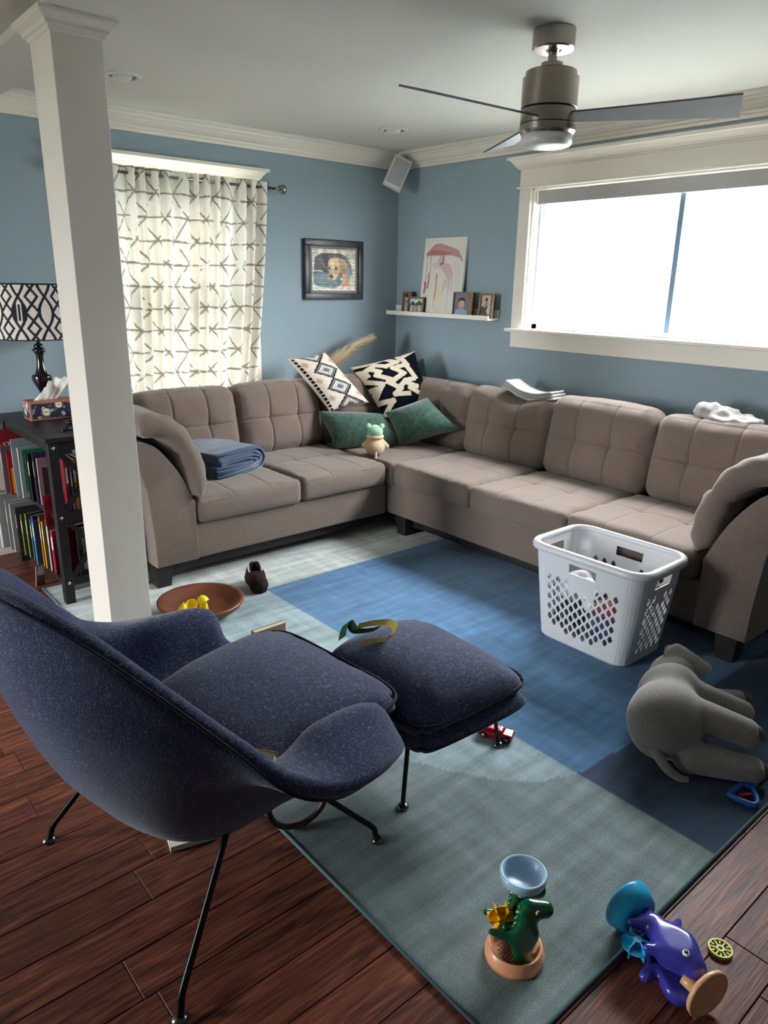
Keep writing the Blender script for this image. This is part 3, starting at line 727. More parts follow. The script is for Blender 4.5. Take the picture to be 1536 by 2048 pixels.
def closed_catmull(k):
    out = []
    P = full[:, k]
    for i in range(ns):
        p0, p1, p2, p3 = P[i-1], P[i], P[(i+1) % ns], P[(i+2) % ns]
        for t in np.linspace(0, 1, NS, endpoint=False):
            out.append(.5*((2*p1)+(-p0+p2)*t+(2*p0-5*p1+4*p2-p3)*t*t+(-p0+3*p1-3*p2+p3)*t**3))
    return np.array(out)
rings = np.stack([closed_catmull(k) for k in range(4)], 1)       # (n,4,3)
n_ = len(rings); ctr = np.array([-.02, 0, .205])
prof = []
for i in range(n_):
    prof.append(catmull([ctr*.97+rings[i, 0]*.03]+list(rings[i]), 7))
prof = np.array(prof); m_ = prof.shape[1]                          # middle surface
du = np.roll(prof, -1, 0)-np.roll(prof, 1, 0); dv = np.gradient(prof, axis=1)
nr = np.cross(du, dv); nr /= np.linalg.norm(nr, axis=-1, keepdims=True)+1e-9
if nr[:, 3, 2].mean() < 0: nr = -nr                                # point up / inward
nr[:, 0] = (0, 0, 1)
th = 0.020*np.ones(m_); th[-4:] = [0.021, 0.022, 0.023, 0.021]
inn = prof+nr*th[None, :, None]; outr = prof-nr*th[None, :, None]
# rolled rim
tdir = dv[:, -1]/np.linalg.norm(dv[:, -1], axis=-1, keepdims=True)
roll = [prof[:, -1]+nr[:, -1]*(.021*math.cos(a))+tdir*(.016*math.sin(a)) for a in np.linspace(0, math.pi, 6)[1:-1]]
sec = np.concatenate([inn]+[r[:, None] for r in roll]+[outr[:, ::-1]], 1); k = sec.shape[1]
V = sec.reshape(-1, 3); F = []
for i in range(n_):
    j = (i+1) % n_
    for q in range(k-1): F.append((i*k+q, j*k+q, j*k+q+1, i*k+q+1))
shell = mk('shell', V, F, M_TWEED, chair, True, world=False, recalc=True)
welt = outr[:, -1]+tdir*.004
B().tube(welt, .0045, 6, closed=True).mk('welt', mat('navy_welt', (30, 34, 50), .9), shell, True, world=False)
# loose seat cushion
def soft_pad(hx, hy, hz, r, puff, seed, taper=0.0, n=(34, 34, 8)):
    P, F = cushion(hx, hy, hz, r, puff, seed, n=n, wrinkle=.002, side=.010)
    # round the corners in plan
    x, y = P[:, 0]/hx, P[:, 1]/hy; rr = np.maximum(np.abs(x), np.abs(y)); l4 = (np.abs(x)**9+np.abs(y)**9)**(1/9)
    s_ = np.where(l4 > 1e-6, rr/np.maximum(l4, 1e-6), 1); P[:, 0] *= s_; P[:, 1] *= s_
    P[:, 1] *= 1+taper*(P[:, 0]/hx)
    P[:, 2] -= puff*.9*(P[:, 0]**2/hx**2)*(P[:, 2] > 0)
    return P, F
P, F = soft_pad(.30, .285, .045, .04, .035, 31, .07)
c_, s_ = math.cos(-.10), math.sin(-.10)
P = np.stack([P[:, 0]*c_+P[:, 2]*s_*0+.158, P[:, 1], P[:, 2]+.385-P[:, 0]*s_], -1)
seatc = mk('seat_cushion', P, F, M_TWEED, chair, True, world=False, recalc=True)
an = np.linspace(0, 2*math.pi, 80, endpoint=False)
wl = np.stack([np.sign(np.cos(an))*np.abs(np.cos(an))**.30*.305, np.sign(np.sin(an))*np.abs(np.sin(an))**.30*.29, 0*an], -1)
wl[:, 1] *= 1+.07*wl[:, 0]/.30
wl = np.stack([wl[:, 0]*c_+.158, wl[:, 1], .388-wl[:, 0]*s_], -1)
B().tube(wl, .005, 6, closed=True).mk('welt', mat('navy_welt', (30, 34, 50), .9), seatc, True, world=False)
def chl(p):   # world -> chair frame
    x, y = p[0]-CH[0], p[1]-CH[1]; c, s = math.cos(CR), math.sin(CR); return (x*c+y*s, -x*s+y*c, p[2])
def rod_leg(parent, foot, knee, top, conv, z0, r=.0085):
    pts = catmull([foot, (np.array(foot)*.5+np.array(knee)*.5), knee, np.array(knee)*.75+np.array(top)*.25, top], 5)
    o = B().tube([conv(p) for p in pts], r, 10).mk('leg', M_STEEL, parent, True, world=False)
    f = conv(foot); B().lathe([(0, z0), (.017, z0), (.019, z0+.004), (.016, z0+.010), (.009, z0+.014), (0, z0+.015)], f[0], f[1], 20).mk('glide', M_GLIDE, o, True, world=False)
rod_leg(chair, (-3.50, -2.52, .006), (-3.485, -2.53, .055), (-3.34, -2.66, .32), chl, 0.0)
rod_leg(chair, (-3.452, -3.248, .006), (-3.435, -3.235, .06), (-3.19, -3.06, .33), chl, 0.0)
rod_leg(chair, (-2.785, -3.118, .014), (-2.80, -3.112, .06), (-3.00, -3.03, .27), chl, RZ)
rod_leg(chair, (-2.83, -2.46, .014), (-2.845, -2.47, .06), (-3.03, -2.60, .27), chl, RZ)
for u_ in (.16,): B().tube([(u_, -.16, .225), (u_, .16, .225)], .008, 8).mk('stretcher', M_STEEL, chair, True, world=False)

OT = (-2.462, -2.945); OR = math.radians(-2)
ott = thing('ottoman', 'navy tweed ottoman with loose cushion on thin black legs', 'ottoman', (OT[0], OT[1], 0), OR)
def otl(p):
    x, y = p[0]-OT[0], p[1]-OT[1]; c, s = math.cos(OR), math.sin(OR); return (x*c+y*s, -x*s+y*c, p[2])
P, F = soft_pad(.232, .262, .032, .028, .006, 33); P[:, 2] += .305
base = mk('upholstered_base', P, F, M_TWEED, ott, True, world=False, recalc=True)
wo = np.stack([np.sign(np.cos(an))*np.abs(np.cos(an))**.30*.235, np.sign(np.sin(an))*np.abs(np.sin(an))**.30*.268, 0*an+.300], -1)
B().tube(wo, .0045, 6, closed=True).mk('welt', mat('navy_welt', (30, 34, 50), .9), base, True, world=False)
P, F = soft_pad(.226, .254, .04, .036, .045, 34); P[:, 2] += .372
oc = mk('cushion', P, F, M_TWEED, ott, True, world=False, recalc=True)
wo = np.stack([np.sign(np.cos(an))*np.abs(np.cos(an))**.30*.230, np.sign(np.sin(an))*np.abs(np.sin(an))**.30*.260, 0*an+.366], -1)
B().tube(wo, .0045, 6, closed=True).mk('welt', mat('navy_welt', (30, 34, 50), .9), oc, True, world=False)
for fx, fy in ((-2.637, -3.06), (-2.171, -3.035), (-2.23, -2.78), (-2.69, -2.80)):
    ix = OT[0]+(fx-OT[0])*.80; iy = OT[1]+(fy-OT[1])*.85
    rod_leg(ott, (fx, fy, .014), (fx+(ix-fx)*.1, fy+(iy-fy)*.1, .05), (ix, iy, .285), otl, RZ, .0075)

# things lying on the chair and the ottoman
def strip(name, label, cat, path, wid, m, group=None, th=.0012):
    path = catmull(np.array(path, float), 6); wid = np.array(wid, float)
    G = np.stack([path, path+wid], 1)
    b = B(); b.grid(G); b.grid(G+np.array([0, 0, th]), True)
    return tag(b.mk(name, m, None, True, recalc=False), label, cat, group)
strip('paper_strip', 'curled yellow paper strip lying on the ottoman cushion', 'paper', [(-2.60, -2.80, .437), (-2.56, -2.83, .44), (-2.53, -2.855, .455), (-2.50, -2.84, .475), (-2.505, -2.81, .48), (-2.545, -2.78, .478), (-2.585, -2.755, .470)], (.012, -.012, .022), mat('yellow_paper', (214, 190, 96), .8))
strip('paper_strip', 'dark green paper scrap beside the yellow paper strip', 'paper', [(-2.635, -2.735, .437), (-2.615, -2.72, .46), (-2.60, -2.725, .478), (-2.59, -2.745, .455), (-2.56, -2.765, .452), (-2.53, -2.785, .458)], (.016, -.018, .020), mat('green_paper', (38, 84, 48), .8))
def book(name, label, x0, x1, y0, y1, z0, z1, col, spine='-x', group=None, cover=.0015, rot=None, m=None):
    """hard covered book: cover boards, spine and page block; spine faces the named direction"""
    t = thing(name, label, 'book', ((x0+x1)/2, (y0+y1)/2, z0), group=group)
    cm = m or mat('cover_%d_%d_%d' % tuple(col), col, .45)
    b = B()
    if spine in ('-x', '-y'):     # standing, thin axis y (spine -x)
        b.rbox(x0, x1, y0, y0+.0022, z0, z1, .0006, 1).rbox(x0, x1, y1-.0022, y1, z0, z1, .0006, 1).rbox(x0, x0+.0022, y0, y1, z0, z1, .0006, 1)
        p = B().box(x0+.002, x1-.003, y0+.002, y1-.002, z0+.003, z1-.003)
    else:                         # lying flat
        b.rbox(x0, x1, y0, y1, z0, z0+.002, .0006, 1).rbox(x0, x1, y0, y1, z1-.002, z1, .0006, 1).rbox(x0, x0+.002, y0, y1, z0, z1, .0006, 1)
        p = B().box(x0+.002, x1-.003, y0+.003, y1-.003, z0+.002, z1-.002)
    b.mk('cover', cm, t); p.mk('page_block', mat('book_pages', (226, 220, 206), .8), t)
    if rot is not None: t.rotation_euler = rot
    return t
book('picture_book', 'yellow picture book tucked beside the lounge chair seat cushion', -3.25, -3.10, -3.14, -3.09, .40, .52, (218, 186, 92), '-x', rot=(0.5, 0.0, -.9))
book('picture_book', 'pink and yellow picture book between far arm and seat cushion', -2.80, -2.68, -2.50, -2.475, .33, .425, (222, 190, 140), '-x')
book('picture_book', 'white book lying on the floorboards under the lounge chair', -3.24, -3.10, -2.80, -2.66, 0.0, .018, (222, 216, 204), 'flat', rot=(0, 0, -.25))
hp = [(-2.93+.085*math.cos(a), -2.93-.02*math.cos(a), .10-.082*math.sin(a)) for a in np.linspace(-.3, math.pi+.3, 24)]
tag(B().tube(hp, .0095, 10).mk('wooden_hoop', mat('dark_brown_wood', (62, 34, 26), .35), None, True), 'dark brown bent wooden loop on the rug under the lounge chair', 'toy')
# ---------------------------------------------------------------- laundry basket
M_BASK = mat('white_plastic', (214, 214, 216), .35, spec=.5)
BK = (-1.222, -2.80); bz0, bz1 = RZ, .445
bas = thing('laundry_basket', 'white plastic laundry basket with diamond holes and clothes inside', 'basket', (BK[0], BK[1], RZ))
def brect(t, z):
    """point on the rounded rectangle at arc fraction t (0..1) and height z; starts at the middle of the -x side, walks +y"""
    f = (z-bz0)/(bz1-bz0); hx = .155+.030*f; hy = .222+.052*f; r = .055+.02*f
    segs = [hy-r, math.pi/2*r, 2*(hx-r), math.pi/2*r, 2*(hy-r), math.pi/2*r, 2*(hx-r), math.pi/2*r, hy-r]
    L = sum(segs); s = (t % 1.0)*L
    if s < segs[0]: return (-hx, s, z)
    s -= segs[0]
    def arc(cx, cy, a0, s): a = a0-s/r; return (cx+r*math.cos(a), cy+r*math.sin(a), z)
    if s < segs[1]: return arc(-hx+r, hy-r, math.pi, s)
    s -= segs[1]
    if s < segs[2]: return (-hx+r+s, hy, z)
    s -= segs[2]
    if s < segs[3]: return arc(hx-r, hy-r, math.pi/2, s)
    s -= segs[3]
    if s < segs[4]: return (hx, hy-r-s, z)
    s -= segs[4]
    if s < segs[5]: return arc(hx-r, -hy+r, 0, s)
    s -= segs[5]
    if s < segs[6]: return (hx-r-s, -hy, z)
    s -= segs[6]
    if s < segs[7]: return arc(-hx+r, -hy+r, -math.pi/2, s)
    s -= segs[7]
    return (-hx, -hy+r+s, z)
def wall_pt(t, z): p = brect(t, z); return (p[0]+BK[0], p[1]+BK[1], p[2])
f0 = .5; hx_, hy_, r_ = .170, .248, .065
Lp = 4*(hx_+hy_)-8*r_+2*math.pi*r_
cuts = [0, (hy_-r_)/Lp]; cuts += [cuts[-1]+math.pi/2*r_/Lp]; cuts += [cuts[-1]+2*(hx_-r_)/Lp]; cuts += [cuts[-1]+math.pi/2*r_/Lp]; cuts += [cuts[-1]+2*(hy_-r_)/Lp]; cuts += [cuts[-1]+math.pi/2*r_/Lp]; cuts += [cuts[-1]+2*(hx_-r_)/Lp]; cuts += [cuts[-1]+math.pi/2*r_/Lp, 1.0]
sides = [(-(cuts[1]), cuts[1], 'long'), (cuts[2], cuts[3], 'short'), (cuts[4], cuts[5], 'long'), (cuts[6], cuts[7], 'short')]
b = B(); ZH0, ZH1, ZS0, ZS1 = .055, .335, .360, .402
for (t0, t1, kind) in sides:
    na = 8 if kind == 'long' else 5; nb = 6
    a = (t1-t0)/(2*na); hb = (ZH1-ZH0)/(2*nb)
    for i in range(-1, 2*na+2):
        for j in range(-1, 2*nb+2):
            if (i+j) % 2: continue
            cu, cv_ = t0+i*a, ZH0+j*hb
            fi = abs(i-na)/na
            top_lim = 2*nb-1-(2 if fi < .35 else 0); bot_lim = 1+int(2.2*(fi if kind == 'long' else .3))
            hole_ = (0 < i < 2*na) and (bot_lim <= j <= top_lim)
            out_ = [(cu+a*q, cv_+hb*w_) for q, w_ in ((1, 0), (.5, .5), (0, 1), (-.5, .5), (-1, 0), (-.5, -.5), (0, -1), (.5, -.5))]
            out_ = [(min(max(u, t0), t1), min(max(v, ZH0), ZH1)) for u, v in out_]
            base_i = [wall_pt(u, v) for u, v in out_]
            if hole_:
                inn_ = [(cu+a*q*.56, cv_+hb*w_*.78) for q, w_ in ((1, 0), (.62, .55), (0, 1), (-.62, .55), (-1, 0), (-.62, -.55), (0, -1), (.62, -.55))]
                b.add(base_i+[wall_pt(u, v) for u, v in inn_], [(q, (q+1) % 8, 8+(q+1) % 8, 8+q) for q in range(8)])
            else:
                if len(set(out_)) >= 3: b.add(base_i, [tuple(range(8))])
    # band with the hand slot
    tm = (t0+t1)/2; sw = (t1-t0)*(.17 if kind == 'long' else .26)
    us = list(np.linspace(t0, tm-sw, 5))+list(np.linspace(tm-sw, tm+sw, 5))[1:]+list(np.linspace(tm+sw, t1, 5))[1:]
    vs_ = [ZH1, ZS0, ZS1, bz1]
    for i in range(len(us)-1):
        for j in range(3):
            if j == 1 and us[i] >= tm-sw-1e-6 and us[i+1] <= tm+sw+1e-6: continue
            b.add([wall_pt(us[i], vs_[j]), wall_pt(us[i+1], vs_[j]), wall_pt(us[i+1], vs_[j+1]), wall_pt(us[i], vs_[j+1])], [(0, 1, 2, 3)])
for q in range(4):   # solid corners
    t0, t1 = cuts[2*q+1], cuts[2*q+2]; us = np.linspace(t0, t1, 8)
    for i in range(7):
        for z0_, z1_ in zip(np.linspace(ZH0, bz1, 6)[:-1], np.linspace(ZH0, bz1, 6)[1:]):
            b.add([wall_pt(us[i], z0_), wall_pt(us[i+1], z0_), wall_pt(us[i+1], z1_), wall_pt(us[i], z1_)], [(0, 1, 2, 3)])
us = np.linspace(0, 1, 65)
def inset(p, k): return (BK[0]+(p[0]-BK[0])*k, BK[1]+(p[1]-BK[1])*k, p[2])
for i in range(64):
    for z0_, z1_ in ((bz0+.012, .034), (.034, ZH0)):
        b.add([wall_pt(us[i], z0_), wall_pt(us[i+1], z0_), wall_pt(us[i+1], z1_), wall_pt(us[i], z1_)], [(0, 1, 2, 3)])
    p, q = wall_pt(us[i], bz0+.012), wall_pt(us[i+1], bz0+.012); p2, q2 = inset(wall_pt(us[i], bz0+.001), .95), inset(wall_pt(us[i+1], bz0+.001), .95)
    b.add([p, q, q2, p2], [(3, 2, 1, 0)]); b.add([p2, q2, (BK[0], BK[1], bz0+.001)], [(2, 1, 0)])
body = b.mk('body', M_BASK, bas, False, recalc=False)
bm = bmesh.new(); bm.from_mesh(body.data); bmesh.ops.remove_doubles(bm, verts=bm.verts, dist=.0004)
bmesh.ops.dissolve_degenerate(bm, dist=.0002, edges=bm.edges); bm.to_mesh(body.data); bm.free()
sm = body.modifiers.new('thickness', 'SOLIDIFY'); sm.thickness = .0028; sm.offset = 0
prof_r = [(-.004, -.012), (.012, -.020), (.020, -.018), (.021, -.002), (.014, .010), (.002, .014), (-.008, .010), (-.009, -.002)]
V = []
for t in np.linspace(0, 1, 96, endpoint=False):
    p = np.array(wall_pt(t, bz1)); q = np.array(wall_pt(t+.004, bz1)); tg = q-p; tg /= np.linalg.norm(tg); nrm_ = np.array([-tg[1], tg[0], 0])
    lift = .010*(abs(math.cos(2*math.pi*t)))**6
    for d, z in prof_r: V.append(p+nrm_*d+np.array([0, 0, z]))
k = len(prof_r)
mk('rim', V, [(i*k+j, i*k+(j+1) % k, ((i+1) % 96)*k+(j+1) % k, ((i+1) % 96)*k+j) for i in range(96) for j in range(k)], M_BASK, bas, True, recalc=True)
def garment(label, c, r, col, seed, rough=.009, cat='clothing'):
    def f(G):
        return sd_ell(G, c, r)+.018*fbm(G, 26, seed, 2)+rough*fbm(G, 75, seed+1, 2)
    c = np.array(c); r_ = np.array(r)+.05
    V, F = snets(f, c-r_, c+r_, .009)
    return tag(mk('garment', V, F, mat('cloth_%d_%d_%d' % tuple(col), col, .9, noise=(60, .15), sheen=.2), None, True), label, cat, 'clothes in the laundry basket')
garment('pale grey garment heaped at the far end of the laundry basket', (-1.21, -2.665, .235), (.095, .075, .070), (172, 172, 176), 1)
garment('dark navy garment heaped at the near end of the laundry basket', (-1.18, -2.915, .285), (.095, .075, .050), (38, 40, 54), 2)
garment('white garment pressed against the basket wall', (-1.318, -2.785, .255), (.032, .055, .085), (226, 226, 228), 3)
garment('dark red garment low inside the laundry basket', (-1.26, -2.86, .190), (.065, .075, .030), (110, 34, 42), 4)
garment('dull blue garment low inside the laundry basket', (-1.22, -2.835, .095), (.105, .075, .045), (62, 72, 104), 5)
garment('charcoal garment at the bottom of the laundry basket', (-1.22, -2.67, .095), (.105, .070, .045), (52, 52, 54), 6)
garment('off white garment low in the near corner of the basket', (-1.21, -2.955, .105), (.095, .035, .05), (196, 194, 190), 7)

# ---------------------------------------------------------------- plush elephant lying on its side
def eleph(G):
    d = sd_ell(G, (-1.76, -3.412, .136), (.142, .124, .130), None)
    d = smin(d, sd_ell(G, (-1.585, -3.33, .125), (.130, .105, .112)), .06)
    d = smin(d, sd_ell(G, (-1.41, -3.25, .098), (.092, .088, .086)), .04)
    d = smin(d, sd_cone(G, (-1.56, -3.37, .160), (-1.472, -3.545, .112), .048, .038), .012)     # front leg
    d = smin(d, sd_cone(G, (-1.722, -3.45, .175), (-1.650, -3.630, .150), .060, .048), .012)    # upper rear leg
    d = smin(d, sd_cone(G, (-1.79, -3.525, .062), (-1.688, -3.676, .054), .054, .046), .010)      # lower rear leg
    d = smin(d, sd_cone(G, (-1.45, -3.36, .06), (-1.31, -3.462, .050), .048, .042), .015)        # lower front leg
    wr = np.sin((G @ np.array([38., 30., 30.])))*.0026*np.clip(1-np.linalg.norm(G-np.array([-1.62, -3.40, .2]), axis=-1)/.15, 0, 1)
    return d+wr+.003*fbm(G, 24, 9, 2)
V, F = snets(eleph, (-1.92, -3.75, .0), (-1.20, -3.10, .30), .0085)
V[:, 2] = np.maximum(V[:, 2], RZ+.001)
M_PLUSH = mat('grey_plush', (138, 134, 128), .95, noise=(120, .12), bump=(260, .35), spec=.1, sheen=.4)
el = thing('plush_elephant', 'grey plush elephant lying on its side on the rug', 'plush toy', (-1.65, -3.40, RZ))
mk('body', V, F, M_PLUSH, el, True)
def sdmesh(name, f, lo, hi, h, m, parent=None): V, F = snets(f, lo, hi, h); return mk(name, V, F, m, parent, True)
def flap(P, th):     # soft flat quad bent over, rounded
    P = np.array(P, float); n = 26; s = np.linspace(-1, 1, n); U, W = np.meshgrid(s, s, indexing='ij')
    k = np.maximum(np.abs(U), np.abs(W))/np.maximum((np.abs(U)**4+np.abs(W)**4)**.25, 1e-6); U2, W2 = U*k, W*k
    a, c = ((U2+1)/2)[..., None], ((W2+1)/2)[..., None]
    B0 = (P[0]*(1-a)+P[1]*a)*(1-c)+(P[3]*(1-a)+P[2]*a)*c
    nr_ = np.cross(P[1]-P[0], P[3]-P[0]); nr_ /= np.linalg.norm(nr_); nr_ = nr_*np.sign(nr_[2]+1e-9)
    T = th*np.clip((1-U**4)*(1-W**4), 0, 1)**.5; bend = .035*(1-U**2)*(1-.3*W)
    b = B(); b.grid(B0+nr_*(T+bend)[..., None]); b.grid(B0+nr_*(bend-T)[..., None], True); return b
flap([(-1.45, -3.20, .165), (-1.31, -3.21, .165), (-1.235, -3.325, .085), (-1.37, -3.36, .125)], .016).mk('ear', M_PLUSH, el, True)
flap([(-1.37, -3.17, .15), (-1.30, -3.18, .10), (-1.28, -3.27, .06), (-1.33, -3.27, .14)], .012).mk('ear', M_PLUSH, el, True)
B().tube(catmull([(-1.862, -3.42, .09), (-1.885, -3.465, .075), (-1.885, -3.50, .045), (-1.865, -3.535, .022), (-1.848, -3.555, .020)], 5), np.linspace(.020, .0095, 21), 10).mk('tail', M_PLUSH, el, True)
M_PAD = mat('plush_foot_pad', (98, 92, 88), .95)
for c, nrm_ in (((-1.632, -3.672, .160), (.45, -.75, .30)), ((-1.664, -3.716, .062), (.5, -.75, .15)), ((-1.287, -3.492, .075), (.35, -.6, .5))):
    z = Vector(nrm_).normalized(); R = z.to_track_quat('Z', 'Y').to_matrix().to_4x4(); R.translation = Vector(c)
    xform(B().lathe([(0, .006), (.014, .0055), (.023, .002), (.025, -.004)], 0, 0, 20), R).mk('foot_pad', M_PAD, el, True)

# ---------------------------------------------------------------- toy claw grabber
grb = thing('toy_grabber', 'blue and yellow plastic toy grabber with red trigger at the rug edge', 'toy', (-1.74, -3.70, RZ))
M_TB = mat('toy_blue', (30, 84, 168), .3); M_TY = mat('toy_yellow', (214, 196, 40), .35); M_TR = mat('toy_red', (190, 30, 36), .35)
Mg = Matrix.Translation((-1.775, -3.700, RZ+.013)) @ Matrix.Rotation(math.radians(-4), 4, 'Z') @ Matrix.Scale(.76, 4)
outl = np.array([(-.062, .028), (-.055, -.020), (-.040, -.062), (-.005, -.060), (.050, -.012), (.058, .012), (.040, .026), (.010, .034)])
loop_ = np.concatenate([catmull(np.concatenate([outl, outl[:1]]), 4)[:-1]])
xform(B().tube(np.c_[loop_, 0*loop_[:, 0]], .0125, 10, closed=True), Mg).mk('handle_loop', M_TB, grb, True)
xform(B().rbox(.040, .088, -.012, .034, -.013, .013, .006, 2), Mg).mk('socket', M_TB, grb, 'auto')
xform(B().rbox(-.028, .030, -.020, -.006, -.007, .007, .004, 2), Mg @ Matrix.Rotation(math.radians(-28), 4, 'Z')).mk('trigger', M_TR, grb, 'auto')
xform(B().rbox(.080, .40, -.002, .024, -.010, .010, .004, 2), Mg).mk('shaft', M_TY, grb, 'auto')

# ---------------------------------------------------------------- dinosaur water wheel
DC = (-2.773, -3.608)
dino = thing('dinosaur_water_toy', 'green dinosaur water wheel toy with blue cup and peach base', 'toy', (DC[0], DC[1], RZ))
M_PEACH = mat('peach_plastic', (232, 160, 120), .32); M_DG = mat('dark_green_plastic', (10, 88, 52), .22, coat=.3); M_LB = mat('pale_blue_plastic', (168, 200, 224), .28); M_YW = mat('orange_yellow_plastic', (236, 176, 24), .3)
z0 = RZ
B().lathe([(0, z0+.012), (.050, z0+.012), (.056, z0+.030), (.060, z0+.036), (.064, z0+.034), (.067, z0+.018), (.070, z0+.012), (.070, z0), (.064, z0), (0, z0)], DC[0], DC[1], 48).mk('base_ring', M_PEACH, dino, True)
b = B()
for i in range(-5, 6):
    for j in range(-5, 6):
        if i*i+j*j < 22: b.box(DC[0]+i*.0085-.0022, DC[0]+i*.0085+.0022, DC[1]+j*.0085-.0022, DC[1]+j*.0085+.0022, z0+.0121, z0+.0128)
o = b.mk('sieve_holes', mat('sieve_red_brown', (128, 52, 40), .6), dino); o['kind'] = 'stuff'
# local frame: e along the body (towards the snout), g towards the camera side
th_ = math.radians(-35); e = np.array([math.cos(th_), math.sin(th_), 0]); g = np.array([math.sin(th_), -math.cos(th_), 0])
g = g if np.dot(g, np.array([-1.1, -.8, 0])) > 0 else -g
def dp(a, c, z): return np.array([DC[0], DC[1], 0])+e*a*1.22+g*c+np.array([0, 0, z*1.10+.004])
def dino_side(G, c0, sgn):
    d = sd_cone(G, dp(.006, c0, .030), dp(.008, c0, .075), .022, .034)
    d = smin(d, sd_cone(G, dp(.010, c0, .09), dp(.014, c0, .135), .026, .023), .016)
    d = smin(d, sd_cone(G, dp(.014, c0, .142), dp(.044, c0, .140), .025, .020), .012)
    d = smin(d, sd_cone(G, dp(.0, c0, .070), dp(-.056, c0, .090), .021, .007), .016)
    d = smin(d, sd_cone(G, dp(.012, c0, .022), dp(.020, c0, .012), .016, .013), .01)
    for i, (a, z) in enumerate(((-.030, .100), (-.016, .098), (-.010, .108), (-.009, .122), (-.008, .137), (-.004, .152))):
        d = smin(d, np.linalg.norm(G-dp(a, c0, z), axis=-1)-.0065, .004)
    side_ = np.abs((G-dp(0, c0, 0)) @ g)-.017
    return smax(d, side_, .008)
for c0 in (.026, -.030):
    lo = dp(0, c0, -.004)-np.array([.13, .13, 0]); hi = dp(0, c0, .20)+np.array([.13, .13, 0])
    V, F = snets(lambda G: dino_side(G, c0, 1), lo, hi, .0035); V[:, 2] += z0
    ob = mk('dinosaur_figure', V, F, M_DG, dino, True)
    if c0 > 0:
        R = Vector(g).to_track_quat('Z', 'Y').to_matrix().to_4x4()
        R1 = R.copy(); R1.translation = Vector(dp(.026, c0+.0165, .147+z0)); xform(B().lathe([(0, .002), (.005, .0015), (.0062, -.001)], 0, 0, 16), R1).mk('eye_white', mat('toy_white', (236, 236, 232), .3), ob, True)
        R1 = R.copy(); R1.translation = Vector(dp(.0275, c0+.0178, .1465+z0)); xform(B().lathe([(0, .002), (.0035, .0014), (.0042, -.001)], 0, 0, 16), R1).mk('pupil', mat('toy_black', (12, 12, 14), .25), ob, True)
def wheel(name, parent, c, axis, r, wd, m, n=6):
    R = Vector(axis).to_track_quat('Z', 'Y').to_matrix().to_4x4(); R.translation = Vector(c); b = B()
    b.lathe([(0, -wd/2), (r*.28, -wd/2), (r*.28, wd/2), (0, wd/2)], 0, 0, 20)
    for i in range(n):
        a = 2*math.pi*i/n; a2 = 2*math.pi*(i+1)/n; ca, sa = math.cos(a), math.sin(a)
        t = .0012; px, py = -sa*t, ca*t
        V = [(r*.25*ca+px, r*.25*sa+py), (r*ca+px, r*sa+py), (r*ca-px, r*sa-py), (r*.25*ca-px, r*.25*sa-py)]
        b.prism(V, -wd/2, wd/2, 'z')
    b.lathe([(r*.25, -wd*.02), (r*1.0, -wd*.02), (r*1.0, wd*.04), (r*.25, wd*.04)], 0, 0, n*4)
    return xform(b, R).mk(name, m, parent, 'auto')
wheel('water_wheel', dino, dp(-.032, -.004, .100+z0), g, .030, .030, M_YW)
zc = .212+z0; cc = dp(.004, .0, 0)
B().lathe([(0, zc-.004), (.018, zc-.004), (.040, zc), (.050, zc+.010), (.054, zc+.026), (.0545, zc+.031), (.051, zc+.034), (.046, zc+.031), (.042, zc+.016), (.034, zc+.008), (0, zc+.005)], cc[0], cc[1], 48).mk('cup', M_LB, dino, True)
B().lathe([(0, zc-.035), (.010, zc-.035), (.014, zc-.003), (0, zc-.003)], cc[0], cc[1], 24).mk('spout', M_LB, dino, True)

# ---------------------------------------------------------------- shark water wheel lying on its side
SC = np.array([-2.531, -3.858, 0.0]); ax = np.array([0.0, -1.0, 0.0]); ax = np.array([-.27, -.963, 0]); ax /= np.linalg.norm(ax); lt = np.array([-ax[1], ax[0], 0.0])
shark = thing('shark_water_toy', 'purple shark water wheel toy lying on its side half on the rug', 'toy', (SC[0], SC[1], 0))
M_PUR = mat('purple_plastic', (62, 60, 160), .22, coat=.3); M_CY = mat('cyan_plastic', (36, 164, 208), .25); M_TAN = mat('tan_plastic', (222, 172, 128), .32)
